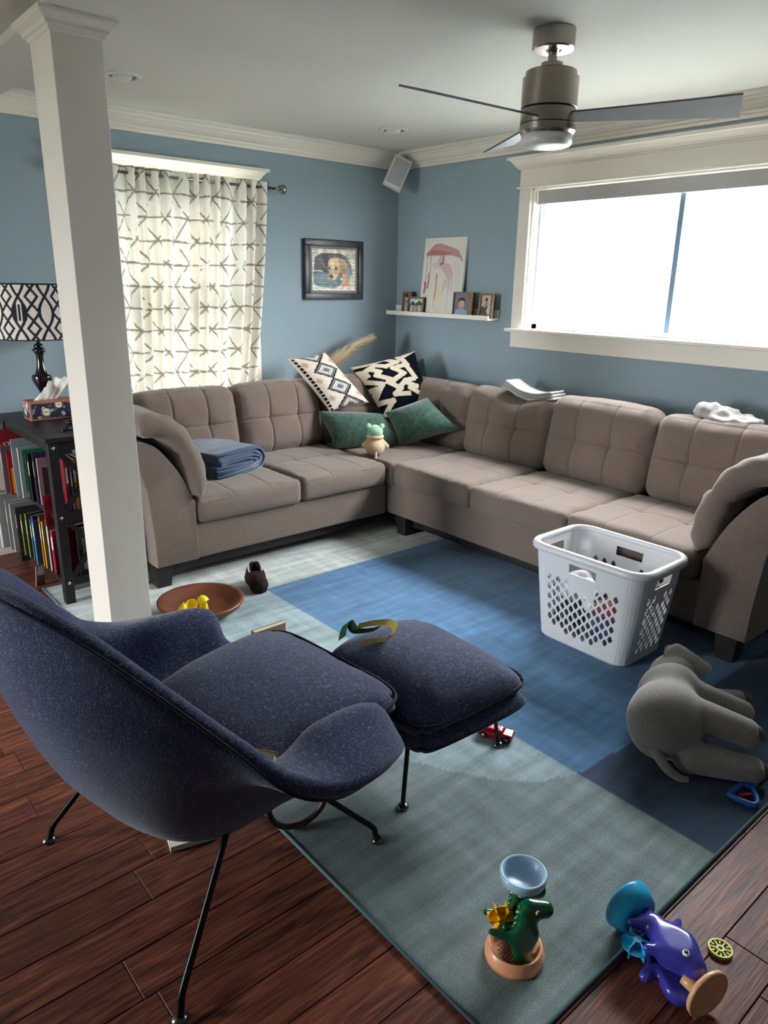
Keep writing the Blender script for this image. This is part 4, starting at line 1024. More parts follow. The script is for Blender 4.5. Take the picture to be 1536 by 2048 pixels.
# base disc at the tail end, sand disc at the head end, both stand on edge (axis along the toy)
def disc(name, prof, at, m, axis):
    R = Vector(axis).to_track_quat('Z', 'Y').to_matrix().to_4x4(); R.translation = Vector(at); return xform(B().lathe(prof, 0, 0, 48), R).mk(name, m, shark, True)
hz = .066
t0 = SC-ax*.118; disc('tail_cup', [(0, .030), (.036, .030), (.052, .024), (.060, .006), (.066, -.012), (.066, -.018), (.060, -.018), (.052, .004), (.040, .016), (0, .016)], (t0[0], t0[1], hz+RZ), M_CY, ax)
t1 = SC+ax*.106; disc('head_dish', [(0, -.002), (.020, -.004), (.044, -.002), (.056, .004), (.058, .012), (.054, .016), (.048, .012), (.040, .008), (0, .006)], (t1[0], t1[1], .060), M_TAN, ax)
def sp(a, c, z): return SC+ax*a+lt*c+np.array([0, 0, z])
def sharkf(G):
    d = sd_cone(G, sp(-.050, .006, .085), sp(.02, -.0, .088), .026, .047)
    d = smin(d, sd_cone(G, sp(.02, 0, .088), sp(.066, .004, .082), .047, .030), .02)
    d = smin(d, sd_cone(G, sp(-.055, 0, .085), sp(-.098, .022, .085), .022, .009), .012)     # tail lobes
    d = smin(d, sd_cone(G, sp(-.055, 0, .085), sp(-.078, -.040, .088), .020, .010), .012)
    d = smin(d, sd_cone(G, sp(-.015, .03, .088), sp(-.035, .066, .085), .018, .008), .012)    # dorsal fin
    d = smin(d, sd_cone(G, sp(.03, -.025, .092), sp(.0, -.066, .10), .019, .010), .012)        # side fin
    return smax(d, np.abs(G[..., 2]-.088)-.030, .012)
V, F = snets(sharkf, sp(-.15, 0, .02)-np.array([.11, 0.02, 0]), sp(.15, 0, .15)+np.array([.11, .02, 0]), .0035) if False else snets(sharkf, SC+np.array([-.11, -.15, .03]), SC+np.array([.11, .15, .14]), .0035)
sf = mk('shark_figure', V, F, M_PUR, shark, True)
def sharkb(G):
    d = sd_cone(G, sp(-.05, .0, .030), sp(.062, -.02, .030), .024, .040); d = smin(d, sd_cone(G, sp(.0, -.03, .03), sp(.01, -.072, .03), .018, .014), .012)
    return smax(d, np.abs(G[..., 2]-.026)-.018, .008)
V, F = snets(sharkb, SC+np.array([-.11, -.15, -.005]), SC+np.array([.11, .15, .07]), .0035); V[:, 2] = np.maximum(V[:, 2], RZ)
mk('shark_figure', V, F, M_PUR, shark, True)
for nm, rr, col_, dz in (('eye_white', .0085, (236, 236, 232), 0), ('pupil', .0055, (12, 12, 14), .0014)):
    p = sp(.055, -.010, .1185+dz); B().lathe([(0, .002), (rr*.8, .0015), (rr, -.002)], 0, 0, 18).V
    bb = B().lathe([(0, .002), (rr*.8, .0015), (rr, -.003)], 0, 0, 18); xform(bb, Matrix.Translation(p)).mk(nm, mat('toy_white' if nm == 'eye_white' else 'toy_black', col_, .3), sf, True)
wheel('water_wheel', shark, sp(-.042, -.052, .062), (0, 0, 1), .036, .034, M_CY)
wheel('axle_cap', shark, sp(.02, .03, .045), (0, 0, 1), .016, .03, mat('toy_orange_red', (214, 72, 52), .35), 5)
B().tube([sp(.070, -.03, .070), sp(.102, -.012, .062)], [.010, .018], 12).mk('neck', M_TAN, shark, True)
B().tube([sp(-.095, 0, .070), sp(-.06, 0, .075)], [.022, .014], 12).mk('tail_stem', M_CY, shark, True)
# small yellow-green cog on the boards
gp = (-2.374, -3.916)
gr_ = thing('toy_cog', 'small yellow green plastic cog lying on the floorboards', 'toy', (gp[0], gp[1], 0)); M_COG = mat('lime_plastic', (208, 206, 70), .35)
B().lathe([(.024, .001), (.028, .001), (.028, .009), (.024, .009)], gp[0], gp[1], 40, close=True).mk('rim', M_COG, gr_, 'auto')
B().lathe([(.005, .001), (.010, .001), (.010, .009), (.005, .009)], gp[0], gp[1], 24, close=True).mk('hub', M_COG, gr_, 'auto')
for i in range(12):
    a = math.pi*2*i/12; R = Matrix.Translation((gp[0], gp[1], 0)) @ Matrix.Rotation(a, 4, 'Z')
    xform(B().box(.009 if i % 2 == 0 else .015, .0255, -.0016, .0016, .002, .008), R).mk('spoke', M_COG, gr_)

# ---------------------------------------------------------------- toy car by the ottoman leg
car = thing('toy_car', 'small metallic red toy car beside the ottoman leg', 'toy car', (-2.14, -2.997, RZ), math.radians(-63)); car.scale = (1.12, 1.12, 1.12)
M_CAR = mat('car_red', (176, 16, 34), .2, .35, coat=1.0); M_CG = mat('car_glass', (30, 34, 40), .1, spec=.8); M_TYR = mat('car_tyre', (16, 16, 17), .7); M_HUB = mat('car_hub', (190, 188, 184), .25, .9)
def carf(G):
    bx = lambda c, h, r: (lambda q: np.linalg.norm(np.maximum(q, 0), axis=-1)+np.minimum(q.max(-1), 0)-r)(np.abs(G-np.array(c))-(np.array(h)-r))
    d = bx((0, 0, .017), (.056, .0235, .010), .007); d = smin(d, bx((-.008, 0, .027), (.032, .019, .009), .008), .008)
    for x in (-.034, .036): d = smax(d, -(np.hypot(G[..., 0]-x, G[..., 2]-.011)-.0125+1e3*(np.abs(G[..., 1]) < .017)), .001)
    return d
V, F = snets(carf, (-.065, -.03, 0), (.065, .03, .045), .0018); mk('body', V, F, M_CAR, car, True, world=False)
for x in (-.034, .036):
    for y in (-.0195, .0195):
        R = Matrix.Translation((x, y, .0108)) @ Matrix.Rotation(math.pi/2, 4, 'X')
        o = xform(B().lathe([(0, -.004), (.009, -.004), (.0105, -.0025), (.0105, .0025), (.009, .004), (0, .004)], 0, 0, 22), R).mk('wheel', M_TYR, car, True, world=False)
        xform(B().lathe([(0, -.0047), (.006, -.0045), (.0065, 0), (.006, .0045), (0, .0047)], 0, 0, 16), R).mk('hub', M_HUB, o, True, world=False)
for pts in ([(.022, -.0165, .0285), (.022, .0165, .0285), (.010, .014, .0357), (.010, -.014, .0357)], [(-.042, -.0165, .0275), (-.042, .0165, .0275), (-.030, .014, .0357), (-.030, -.014, .0357)]):
    P4 = np.array(pts); cen = P4.mean(0); nn_ = np.cross(P4[1]-P4[0], P4[3]-P4[0]); nn_ /= np.linalg.norm(nn_); nn_ *= np.sign(nn_[2]); b = B(); b.add(np.concatenate([P4-nn_*.004, P4+nn_*.0012]), [(0, 1, 2, 3), (4, 5, 6, 7)]+[(q, (q+1) % 4, 4+(q+1) % 4, 4+q) for q in range(4)]); b.mk('window', M_CG, car, False, world=False, recalc=True)

# small white toy on the rug beyond the ottoman
tag(sdmesh('toy_piece', lambda G: smin(sd_cone(G, (-2.02, -2.80, RZ+.012), (-1.97, -2.845, RZ+.012), .010, .008), sd_cone(G, (-2.0, -2.83, RZ+.012), (-2.0, -2.80, RZ+.012), .009, .007), .006), (-2.05, -2.87, RZ), (-1.94, -2.77, RZ+.03), .003, mat('pale_mint_plastic', (196, 216, 210), .4)), 'small pale plastic toy piece on the blue part of the rug', 'toy')

# ---------------------------------------------------------------- wooden bowl with yellow cups, slipper
bw = (-2.47, -1.43); z = RZ
bowl = B().lathe([(0, z), (.10, z), (.150, z+.012), (.193, z+.044), (.202, z+.058), (.202, z+.068), (.194, z+.071), (.182, z+.066), (.150, z+.040), (.10, z+.022), (0, z+.018)], bw[0], bw[1], 64).mk('wooden_bowl', mat('walnut_wood', (122, 70, 46), .42, noise=(9, .3), col2=(86, 46, 32), mapscale=(1, 5, 1)), None, True)
tag(bowl, 'wide shallow walnut wooden bowl holding yellow cups on the rug', 'bowl')
M_CUP = mat('bright_yellow_plastic', (244, 218, 12), .4)
def egg(label, c, R_, half=True, cone=False):
    prof = [(.006, -.030), (.016, -.026), (.0245, -.012), (.027, .004), (.027, .008), (.0245, .008), (.0245, .003), (.021, -.012), (.012, -.022), (0, -.025)] if not cone else [(.002, .034), (.010, .022), (.020, .004), (.027, -.014), (.027, -.018), (.0245, -.018), (.0245, -.013), (.018, .002), (.008, .018), (0, .026)]
    b = xform(B().lathe(prof, 0, 0, 28), Matrix.Translation(c) @ R_); tag(b.mk('toy_cup', M_CUP, None, True), label, 'toy', 'yellow cups in the wooden bowl')
Rx, Ry, Rz_ = [lambda a, k=k: Matrix.Rotation(math.radians(a), 4, k) for k in 'XYZ']
egg('yellow cone shaped cup nearest the column inside the wooden bowl', (-2.572, -1.450, z+.052), Ry(12), cone=True)
egg('open yellow round cup facing up inside the wooden bowl', (-2.525, -1.447, z+.060), Rx(28) @ Ry(-15))
egg('yellow rounded cup upside down inside the wooden bowl', (-2.462, -1.440, z+.058), Rx(150) @ Ry(20))
egg('yellow cone shaped cup beside the upside down cup', (-2.490, -1.502, z+.052), Ry(18) @ Rx(10), cone=True)
sc_ = np.array([-2.105, -1.335, 0])
sd_ = np.array([-.35, -.94, 0]); sd_ /= np.linalg.norm(sd_)
def slip(G):
    d = sd_cone(G, sc_-sd_*.05+[0, 0, .048], sc_+sd_*.055+[0, 0, .040], .050, .047)
    d = smin(d, sd_cone(G, sc_-sd_*.06+[0, 0, .035], sc_-sd_*.065+[0, 0, .095], .042, .032), .03)
    d = smax(d, -sd_cone(G, sc_-sd_*.045+[0, 0, .085], sc_-sd_*.03+[0, 0, .15], .026, .032), .006)
    return smax(d+.0022*fbm(G, 180, 3, 2), RZ+.001-G[..., 2], .002)
sp_ = thing('slipper', 'dark brown fuzzy slipper standing on the pale rug', 'slipper', (sc_[0], sc_[1], RZ))
sdmesh('upper', slip, sc_+[-.14, -.15, 0], sc_+[.14, .15, .16], .0045, mat('brown_fleece', (46, 36, 36), .98, noise=(160, .4), bump=(220, .9), spec=.1), sp_)
ring_ = [sc_-sd_*(.043+.030*math.cos(a))+np.array([sd_[1], -sd_[0], 0])*(.034*math.sin(a))+np.array([0, 0, .096+.024*math.cos(a)]) for a in np.linspace(-2.2, 2.2, 20)]
B().tube(ring_, .0045, 8).mk('collar', mat('cream_fleece', (196, 182, 164), .95), sp_, True)
# ---------------------------------------------------------------- curtain and rod
def curtain_mat():
    m = bpy.data.materials.new('sheer_curtain'); m.use_nodes = True; nt = m.node_tree; L = nt.links; nt.nodes.clear()
    o = nt.nodes.new('ShaderNodeOutputMaterial'); a = nt.nodes.new('ShaderNodeAttribute'); a.attribute_name = 'Col'
    tc = nt.nodes.new('ShaderNodeTexCoord'); mp = nt.nodes.new('ShaderNodeMapping'); mp.inputs['Scale'].default_value = (20, 20, 500); L.new(tc.outputs['Object'], mp.inputs[0])
    n = nt.nodes.new('ShaderNodeTexNoise'); n.inputs['Scale'].default_value = 1.0; L.new(mp.outputs[0], n.inputs['Vector'])
    r = nt.nodes.new('ShaderNodeMapRange'); r.inputs['To Min'].default_value = .86; r.inputs['To Max'].default_value = 1.1; L.new(n.outputs['Fac'], r.inputs['Value'])
    s = nt.nodes.new('ShaderNodeVectorMath'); s.operation = 'SCALE'; L.new(a.outputs['Color'], s.inputs[0]); L.new(r.outputs[0], s.inputs['Scale'])
    d = nt.nodes.new('ShaderNodeBsdfDiffuse'); t = nt.nodes.new('ShaderNodeBsdfTranslucent'); x = nt.nodes.new('ShaderNodeMixShader'); x.inputs[0].default_value = .045
    L.new(s.outputs[0], d.inputs[0]); L.new(s.outputs[0], t.inputs[0]); L.new(d.outputs[0], x.inputs[1]); L.new(t.outputs[0], x.inputs[2]); L.new(x.outputs[0], o.inputs[0]); return m
M_CURT = curtain_mat()
M_NICK = mat('brushed_nickel', (150, 146, 138), .28, 1.0, bump=(90, .05))
nu, nv = 420, 340
u = np.linspace(0, 1, nu); v = np.linspace(0, 1, nv); U, Vv = np.meshgrid(u, v, indexing='ij')      # v=0 top
ztop, zbot = 2.128, .62
Z = ztop-(ztop-zbot)*Vv
ph = U*2*math.pi*15+1.1*np.sin(U*19)+.7*np.sin(U*41+1)
amp = (.016+.016*np.clip(Vv*3, 0, 1))*(1+.35*np.sin(U*23))
Yc = -.092+amp*np.sin(ph+.25*np.sin(Vv*4+U*9))+.004*np.sin(U*130)*np.exp(-Vv*22)
Yc = Yc-.016*np.exp(-((Z-2.092)/.018)**2)*0
taper = .17*Vv**1.3
Xc = -2.40+U*1.195-U*taper+.010*np.cos(ph)*.6
fab_x = U*2.15; fab_z = (ztop-Z)
P3 = np.stack([fab_x, fab_z, 0*U], -1); wob = .010*fbm(P3, 14, 5, 2); wob2 = .010*fbm(P3, 16, 8, 2)
per = .128
def ln(t, p, w_): q = np.abs(((t/p) % 1)-.5)*p; return (p/2-q) < w_
A1 = fab_z+wob; k60 = per*1.0
diag = .115
L1 = ln(fab_x/diag*per+fab_z+wob2+per*.0, per*2, .0075); L2 = ln(fab_x/diag*per-fab_z+wob, per*2, .0075); L0 = ln(A1, per, .0052)
nzm = fbm(P3, 60, 11, 2) > -.62
cc = np.zeros(U.shape+(3,)); cc[:] = lin((230, 226, 216))
cc[(L0 | L1 | L2) & nzm] = lin((146, 138, 126))
rod = thing('curtain_rod', 'brushed nickel curtain rod with ball finial at the left window', 'curtain rod', (-1.83, -.09, 2.09))
ct = B().grid(np.stack([Xc, Yc, Z], -1)).mk('curtain', M_CURT, None, True, cols=cc.reshape(-1, 3))
tag(ct, 'sheer cream curtain with grey star lattice lines hanging over the window', 'curtain')
B().tube([(-2.39, -.09, 2.092), (-1.14, -.09, 2.092)], .0085, 12).mk('rod', M_NICK, rod, True)
for x, s_ in ((-1.14, 1), (-2.39, -1)):
    R = Matrix.Translation((x, -.09, 2.092)) @ Matrix.Rotation(s_*H, 4, 'Y')
    xform(B().lathe([(0, 0), (.012, 0), (.012, .016), (.009, .020), (.013, .024), (.013, .030), (.022, .036), (.028, .048), (.030, .058), (.027, .070), (.018, .080), (.006, .085), (0, .086)], 0, 0, 28), R).mk('finial', M_NICK, rod, True)
    B().rbox(x-.035*s_-.006, x-.035*s_+.006, -.09, -.001, 2.08, 2.104, .003).mk('bracket', M_NICK, rod)

# ---------------------------------------------------------------- dog portrait on the left wall
pf = thing('framed_picture', 'dark framed painting of a resting dog on the left wall', 'picture', (-.615, -.02, 1.41))
fx0, fx1, fz0, fz1 = -.872, -.356, 1.408, 1.812
M_FR = mat('distressed_black_wood', (30, 34, 38), .4, noise=(14, .2), col2=(66, 70, 74), mapscale=(1, 1, 1)); wf = .045
for nm, bx in (('frame_rail', (fx0, fx1, fz0, fz0+wf)), ('frame_rail', (fx0, fx1, fz1-wf, fz1)), ('frame_stile', (fx0, fx0+wf, fz0+wf, fz1-wf)), ('frame_stile', (fx1-wf, fx1, fz0+wf, fz1-wf))):
    B().rbox(bx[0], bx[1], -.034, -.001, bx[2], bx[3], .006, 2).mk(nm, M_FR, pf, 'auto')
B().box(fx0+wf, fx1-wf, -.017, -.010, fz0+wf, fz1-wf).mk('mat_board', mat('grey_mat_board', (128, 126, 124), .8), pf)
cv = Canvas(170, 130, (214, 206, 192)); cv.noise(.04, 40, 1)
D, T_, BL_ = (84, 80, 80), (206, 178, 142), (108, 124, 130)
cv.poly([(.04, .50), (.05, .78), (.2, .90), (.45, .90), (.62, .91), (.80, .82), (.90, .62), (.92, .45), (.86, .25), (.7, .30), (.5, .38), (.3, .42), (.2, .50)], (122, 118, 116))
cv.poly([(.05, .52), (.06, .78), (.2, .88), (.3, .6), (.36, .42), (.2, .52)], D); cv.poly([(.2, .88), (.45, .90), (.36, .66), (.32, .5)], (62, 58, 58))
cv.ell(.55, .80, .22, .10, (92, 90, 90)); cv.poly([(.22, .50), (.36, .46), (.40, .40), (.28, .44)], (50, 48, 50))
cv.poly([(.02, .44), (.12, .47), (.36, .44), (.62, .36), (.68, .22), (.64, .12), (.5, .06), (.2, .08), (.03, .16)], BL_)
for i in range(16):
    y_ = .10+.022*i; x_ = .05+.03*(i*7 % 5); cv.line([(x_, y_), (x_+.22, y_+.012), (x_+.42, y_-.01)], .009, (70, 86, 92) if i % 2 else (164, 176, 178), .8)
cv.poly([(.80, .55), (.90, .58), (.92, .42), (.86, .24), (.78, .32)], (142, 152, 156))
cv.poly([(.36, .70), (.42, .79), (.52, .82), (.64, .80), (.74, .74), (.80, .60), (.78, .48), (.70, .45), (.64, .46), (.60, .36), (.52, .27), (.42, .24), (.37, .28), (.38, .42), (.36, .56)], T_)
cv.poly([(.60, .74), (.74, .74), (.81, .60), (.78, .47), (.66, .46), (.60, .58)], (176, 146, 106)); cv.ell(.43, .33, .045, .06, (70, 58, 56)); cv.ell(.43, .31, .018, .022, (168, 162, 158))
cv.ell(.385, .55, .018, .035, (40, 32, 30)); cv.ell(.545, .545, .032, .028, (40, 32, 30)); cv.line([(.48, .60), (.47, .50), (.44, .42)], .012, (232, 218, 190)); cv.line([(.51, .52), (.53, .40), (.60, .38)], .01, (128, 100, 80), .7)
cv.poly([(.68, .44), (.80, .46), (.82, .30), (.78, .10), (.70, .06), (.68, .12), (.70, .28)], (202, 164, 128)); cv.poly([(.78, .30), (.86, .24), (.88, .12), (.84, .08), (.79, .12)], (206, 172, 140))
cv.line([(.68, .12), (.70, .30), (.66, .42)], .01, (52, 44, 42)); cv.line([(.05, .50), (.2, .5), (.36, .42)], .012, (48, 46, 48)); cv.line([(.76, .10), (.775, .25)], .008, (120, 80, 60))
for i in range(60):
    x_, y_ = .08+.24*((i*37 % 60)/60), .54+.30*((i*23 % 60)/60); cv.ell(x_, y_, .010, .007, (150, 146, 140) if i % 2 else (56, 54, 56), .8)
for i in range(40):
    x_, y_ = .42+.40*((i*29 % 40)/40), .78+.10*((i*17 % 40)/40); cv.ell(x_, y_, .014, .008, (158, 150, 142) if i % 2 else (56, 54, 56), .8)
cv.noise(.22, 95, 9); cv.noise(.15, 30, 3)
print_grid('painting', cv, (fx0+wf+.022, -.0185, fz0+wf+.018), (fx1-wf-.022, -.0185, fz0+wf+.018), (fx0+wf+.022, -.0185, fz1-wf-.018), M_PRINT, pf)

# ---------------------------------------------------------------- picture ledge with frames and canvas on the right wall
led = thing('picture_ledge', 'long white picture ledge mounted on the right wall', 'shelf', (-.05, -.52, 1.30)); M_LED = mat('white_ledge_paint', (232, 228, 220), .4)
B().rbox(-.012, -.0005, -1.045, -.005, 1.300, 1.368, .0015, 1).mk('back_plate', M_LED, led)
B().rbox(-.098, -.012, -1.045, -.005, 1.300, 1.313, .0015, 1).mk('ledge', M_LED, led)
B().rbox(-.110, -.098, -1.045, -.005, 1.300, 1.330, .0015, 1).mk('front_lip', M_LED, led)
def leaning(y0, y1, h, xb, lean, th, z0=1.3135):
    """frame for a flat thing leaning back: origin bottom (y0 = left edge), u runs to y1, v up"""
    c, s = math.cos(lean), math.sin(lean); O = np.array([xb, y0, z0]); Ux = np.array([0, y1-y0, 0.]); Vx = np.array([s*h, 0, c*h]); N = np.array([-c, 0, s]); return O, Ux, Vx, N
def slab(O, Ux, Vx, N, t0, t1, u0=0, u1=1, v0=0, v1=1):
    b = B(); P = [O+Ux*a+Vx*c_+N*t for t in (t0, t1) for a, c_ in ((u0, v0), (u1, v0), (u1, v1), (u0, v1))]
    b.add(P, [(3, 2, 1, 0), (4, 5, 6, 7), (0, 1, 5, 4), (1, 2, 6, 5), (2, 3, 7, 6), (3, 0, 4, 7)]); return b
M_WOODF = mat('tan_wood_frame', (140, 112, 86), .55, noise=(30, .25), col2=(112, 86, 64), mapscale=(1, 1, 4)); M_BLK = mat('black_easel', (20, 20, 22), .5)
O, Ux, Vx, N = leaning(-.322, -.735, .53, -.062, .095, .02)
pc = thing('canvas_painting', 'tall white canvas with pink brush strokes leaning on the ledge', 'painting', (-.05, -.52, 1.313))
slab(O, Ux, Vx, N, -.016, 0).mk('canvas', mat('canvas_white', (216, 210, 202), .85), pc, recalc=True)
cv = Canvas(130, 170, (214, 208, 200)); PK, DP, MV = (186, 142, 136), (150, 84, 88), (204, 182, 182)
cv.poly([(.06, .80), (.14, .86), (.25, .92), (.38, .93), (.6, .89), (.82, .84), (.93, .74), (.95, .68), (.86, .74), (.70, .77), (.45, .775), (.28, .79), (.06, .78)], PK)
cv.poly([(.06, .80), (.20, .85), (.45, .83), (.7, .80), (.45, .775), (.06, .775)], (166, 108, 106), .8); cv.poly([(.42, .77), (.52, .77), (.52, .68), (.66, .66), (.76, .55), (.72, .44), (.60, .50), (.46, .60), (.34, .70)], (206, 168, 166), .85)
cv.poly([(.18, .66), (.4, .70), (.5, .62), (.3, .60)], MV, .7); cv.poly([(.6, .50), (.76, .50), (.78, .30), (.62, .36)], MV, .6); cv.line([(.48, .76), (.49, .68), (.42, .66)], .03, (160, 104, 104))
for x_, y0_, y1_, w_, c_ in ((.09, .78, .30, .012, (140, 110, 112)), (.18, .78, .34, .014, (140, 110, 112)), (.09, .42, .30, .05, DP), (.16, .54, .36, .03, (160, 96, 100)), (.36, .52, .22, .045, (184, 132, 108)), (.35, .54, .10, .02, (196, 160, 136)), (.53, .44, .26, .012, (180, 130, 132)), (.66, .50, .05, .008, (150, 140, 138)), (.58, .46, .34, .02, (190, 140, 140))): cv.line([(x_, y0_), (x_+.01, (y0_+y1_)/2), (x_-.005, y1_)], w_, c_, .85)
cv.poly([(.38, .45), (.48, .40), (.50, .02), (.40, .02)], (214, 206, 168), .6); cv.poly([(.74, .70), (.9, .66), (.92, .40), (.84, .30)], (202, 202, 200), .7)
print_grid('brushwork', cv, O+N*.0006, O+Ux+N*.0006, O+Vx+N*.0006, M_PRINT, pc)
def photo_frame(label, y0, y1, h, xb, lean, cv, wl=.013, wr=.013, wt=.013, th=.016, bottom=None):
    O, Ux, Vx, N = leaning(y0, y1, h, xb, lean, th); W = abs(y1-y0); ul, ur, vt = wl/W, 1-wr/W, 1-wt/h; vb = (wt if bottom is None else bottom)/h
    t = thing('photo_frame', label, 'photo frame', (xb, (y0+y1)/2, 1.3135), group='photo frames on the picture ledge')
    for nm, q in (('frame_rail', (0, 1, 0, vb)), ('frame_rail', (0, 1, vt, 1)), ('frame_stile', (0, ul, vb, vt)), ('frame_stile', (ur, 1, vb, vt))): slab(O, Ux, Vx, N, -.004, th, *q).mk(nm, M_WOODF, t, recalc=True)
    slab(O, Ux, Vx, N, -.006, .003).mk('backing', M_BLK, t, recalc=True)
    p = O+Ux*ul+Vx*vb+N*.0034; print_grid('photograph', cv, p, p+Ux*(ur-ul), p+Vx*(vt-vb), M_PRINT, t)
    return t
c1 = Canvas(36, 60, (150, 140, 130)); c1.poly([(0, 0), (1, 0), (1, 1), (.7, 1), (.4, .5)], (92, 96, 80)); c1.ell(.3, .78, .22, .15, (214, 176, 160)); c1.ell(.3, .9, .26, .12, (60, 44, 40)); c1.ell(.72, .66, .2, .16, (40, 34, 32)); c1.poly([(.12, 0), (.3, .55), (.48, .5), (.5, 0)], (232, 228, 222)); c1.poly([(.48, .02), (.6, .5), (.9, .5), (.95, .02)], (196, 190, 186)); c1.line([(.3, .6), (.38, .3), (.34, .05)], .08, (40, 36, 36)); c1.noise(.2, 40, 2)
photo_frame('narrow upright wooden photo frame of two people behind the landscape frame', -.132, -.232, .155, -.052, .10, c1)
c2 = Canvas(60, 44, (96, 112, 84)); c2.poly([(0, .6), (1, .6), (1, 1), (0, 1)], (196, 206, 210)); c2.poly([(0, .55), (.2, .85), (.4, .6), (.7, .9), (1, .6), (1, .5), (0, .5)], (70, 92, 60))
for i in range(6): c2.ell(.12+.15*i, .60, .045, .07, (60, 42, 36)); c2.poly([(.05+.15*i, .05), (.08+.15*i, .52), (.17+.15*i, .52), (.2+.15*i, .05)], [(206, 200, 192), (150, 160, 150), (190, 150, 140), (120, 140, 120), (200, 196, 180), (160, 150, 130)][i])
c2.noise(.2, 40, 4); photo_frame('landscape wooden photo frame of a group of people outdoors', -.222, -.392, .122, -.078, .10, c2)
c3 = Canvas(56, 70, (112, 112, 124)); c3.poly([(.02, 0), (.10, .22), (.35, .32), (.65, .32), (.92, .20), (.98, 0)], (128, 160, 200)); c3.ell(.5, .50, .20, .20, (206, 158, 140)); c3.poly([(.42, .25), (.58, .25), (.58, .38), (.42, .38)], (190, 140, 122)); c3.poly([(.27, .52), (.26, .70), (.38, .80), (.6, .82), (.74, .74), (.76, .55), (.70, .64), (.5, .68), (.34, .64)], (40, 28, 26)); c3.ell(.42, .53, .035, .014, (50, 36, 34)); c3.ell(.58, .53, .035, .014, (50, 36, 34)); c3.line([(.42, .405), (.5, .395), (.58, .405)], .016, (150, 84, 80)); c3.line([(.5, .30), (.5, .0)], .012, (100, 130, 172)); c3.noise(.06, 30, 3)
photo_frame('upright wooden photo frame of a child in a pale blue shirt', -.690, -.875, .165, -.075, .07, c3, wl=.006, wr=.045, wt=.008)
c4 = Canvas(34, 60, (190, 176, 160)); c4.poly([(0, 0), (1, 0), (1, .35), (0, .45)], (120, 92, 72)); c4.ell(.5, .80, .12, .09, (46, 36, 34)); c4.poly([(.34, .45), (.38, .72), (.62, .72), (.66, .45)], (128, 136, 150)); c4.poly([(.36, .05), (.36, .45), (.64, .45), (.62, .05)], (70, 60, 60)); c4.ell(.75, .25, .2, .16, (206, 190, 170)); c4.ell(.2, .3, .14, .18, (60, 50, 46)); c4.noise(.25, 40, 6)
photo_frame('narrow upright wooden photo frame of one standing person at the ledge end', -.930, -1.055, .160, -.072, .08, c4, wl=.014, wr=.022)

# ---------------------------------------------------------------- speaker in the corner
spk = thing('wall_speaker', 'small white speaker mounted high in the room corner', 'speaker', (-.15, -.15, 2.27)); M_SPK = mat('speaker_white', (206, 206, 206), .5); M_GRL = mat('speaker_grille', (168, 168, 170), .8)
Rs = Matrix.Translation((-.165, -.165, 2.262)) @ Matrix.Rotation(math.radians(-41), 4, 'Z') @ Matrix.Rotation(math.radians(24), 4, 'Y') @ Matrix.Rotation(math.radians(-16), 4, 'X')
bb = B(); V = []
for y, sx, sz in ((.05, .050, .085), (.0, .066, .112), (-.045, .066, .112), (-.055, .060, .106)):
    V += [(-sx, y, -sz*.95), (sx, y, -sz), (sx, y, sz), (-sx, y, sz)]
bb.add(V, [(3, 2, 1, 0), (12, 13, 14, 15)]+[(4*i+q, 4*i+(q+1) % 4, 4*i+4+(q+1) % 4, 4*i+4+q) for i in range(3) for q in range(4)])
xform(bb, Rs).mk('cabinet', M_SPK, spk, False, recalc=True)
xform(B().rbox(-.050, .054, -.060, -.052, -.094, .088, .003, 2), Rs).mk('grille', M_GRL, spk)
B().tube([(-.14, -.14, 2.27), (-.06, -.06, 2.28), (-.012, -.012, 2.28)], .012, 10).mk('bracket', M_SPK, spk, True)

# ---------------------------------------------------------------- ceiling fan
FC = (-1.434, -2.465); fan = thing('ceiling_fan', 'brushed nickel ceiling fan with three grey blades and round light', 'ceiling fan', (FC[0], FC[1], ZC)); M_BN = mat('fan_brushed_nickel', (158, 150, 140), .26, 1.0, noise=(6, .06), mapscale=(1, 1, 30)); M_GRV = mat('fan_groove', (22, 20, 20), .5)
B().lathe([(0, 2.4245), (.078, 2.4245), (.078, 2.362), (.074, 2.357), (.032, 2.357), (.030, 2.361), (0, 2.361)], *FC, 56).mk('canopy', M_BN, fan, 'auto')
B().lathe([(0, 2.37), (.026, 2.362), (.020, 2.352), (.0165, 2.35), (.0165, 2.30), (0, 2.30)], *FC, 32).mk('downrod', M_BN, fan, 'auto')
B().lathe([(0, 2.316), (.040, 2.316), (.040, 2.288), (0, 2.288)], *FC, 40).mk('collar', M_BN, fan, 'auto')
B().lathe([(0, 2.289), (.092, 2.289), (.095, 2.286), (.095, 2.268), (.104, 2.266), (.104, 2.166), (.100, 2.163), (0, 2.163)], *FC, 64).mk('motor_housing', M_BN, fan, 'auto')
B().lathe([(0, 2.163), (.098, 2.163), (.098, 2.158), (0, 2.158)], *FC, 48).mk('groove', M_GRV, fan, 'auto')
B().lathe([(0, 2.159), (.103, 2.159), (.103, 2.112), (0, 2.112)], *FC, 64).mk('blade_hub', M_BN, fan, 'auto')
B().lathe([(0, 2.112), (.098, 2.112), (.098, 2.107), (0, 2.107)], *FC, 48).mk('groove', M_GRV, fan, 'auto')
B().lathe([(0, 2.108), (.105, 2.108), (.105, 2.086), (.100, 2.080), (.097, 2.074), (0, 2.074)], *FC, 64).mk('light_collar', M_BN, fan, 'auto')
B().lathe([(0, 2.076), (.096, 2.076), (.096, 2.046), (.090, 2.038), (.078, 2.034), (.04, 2.032), (0, 2.0315)], *FC, 56).mk('light_diffuser', mat('opal_glass', (214, 212, 208), .3), fan, True)
M_BLADE = mat('grey_fan_blade', (84, 90, 98), .5)
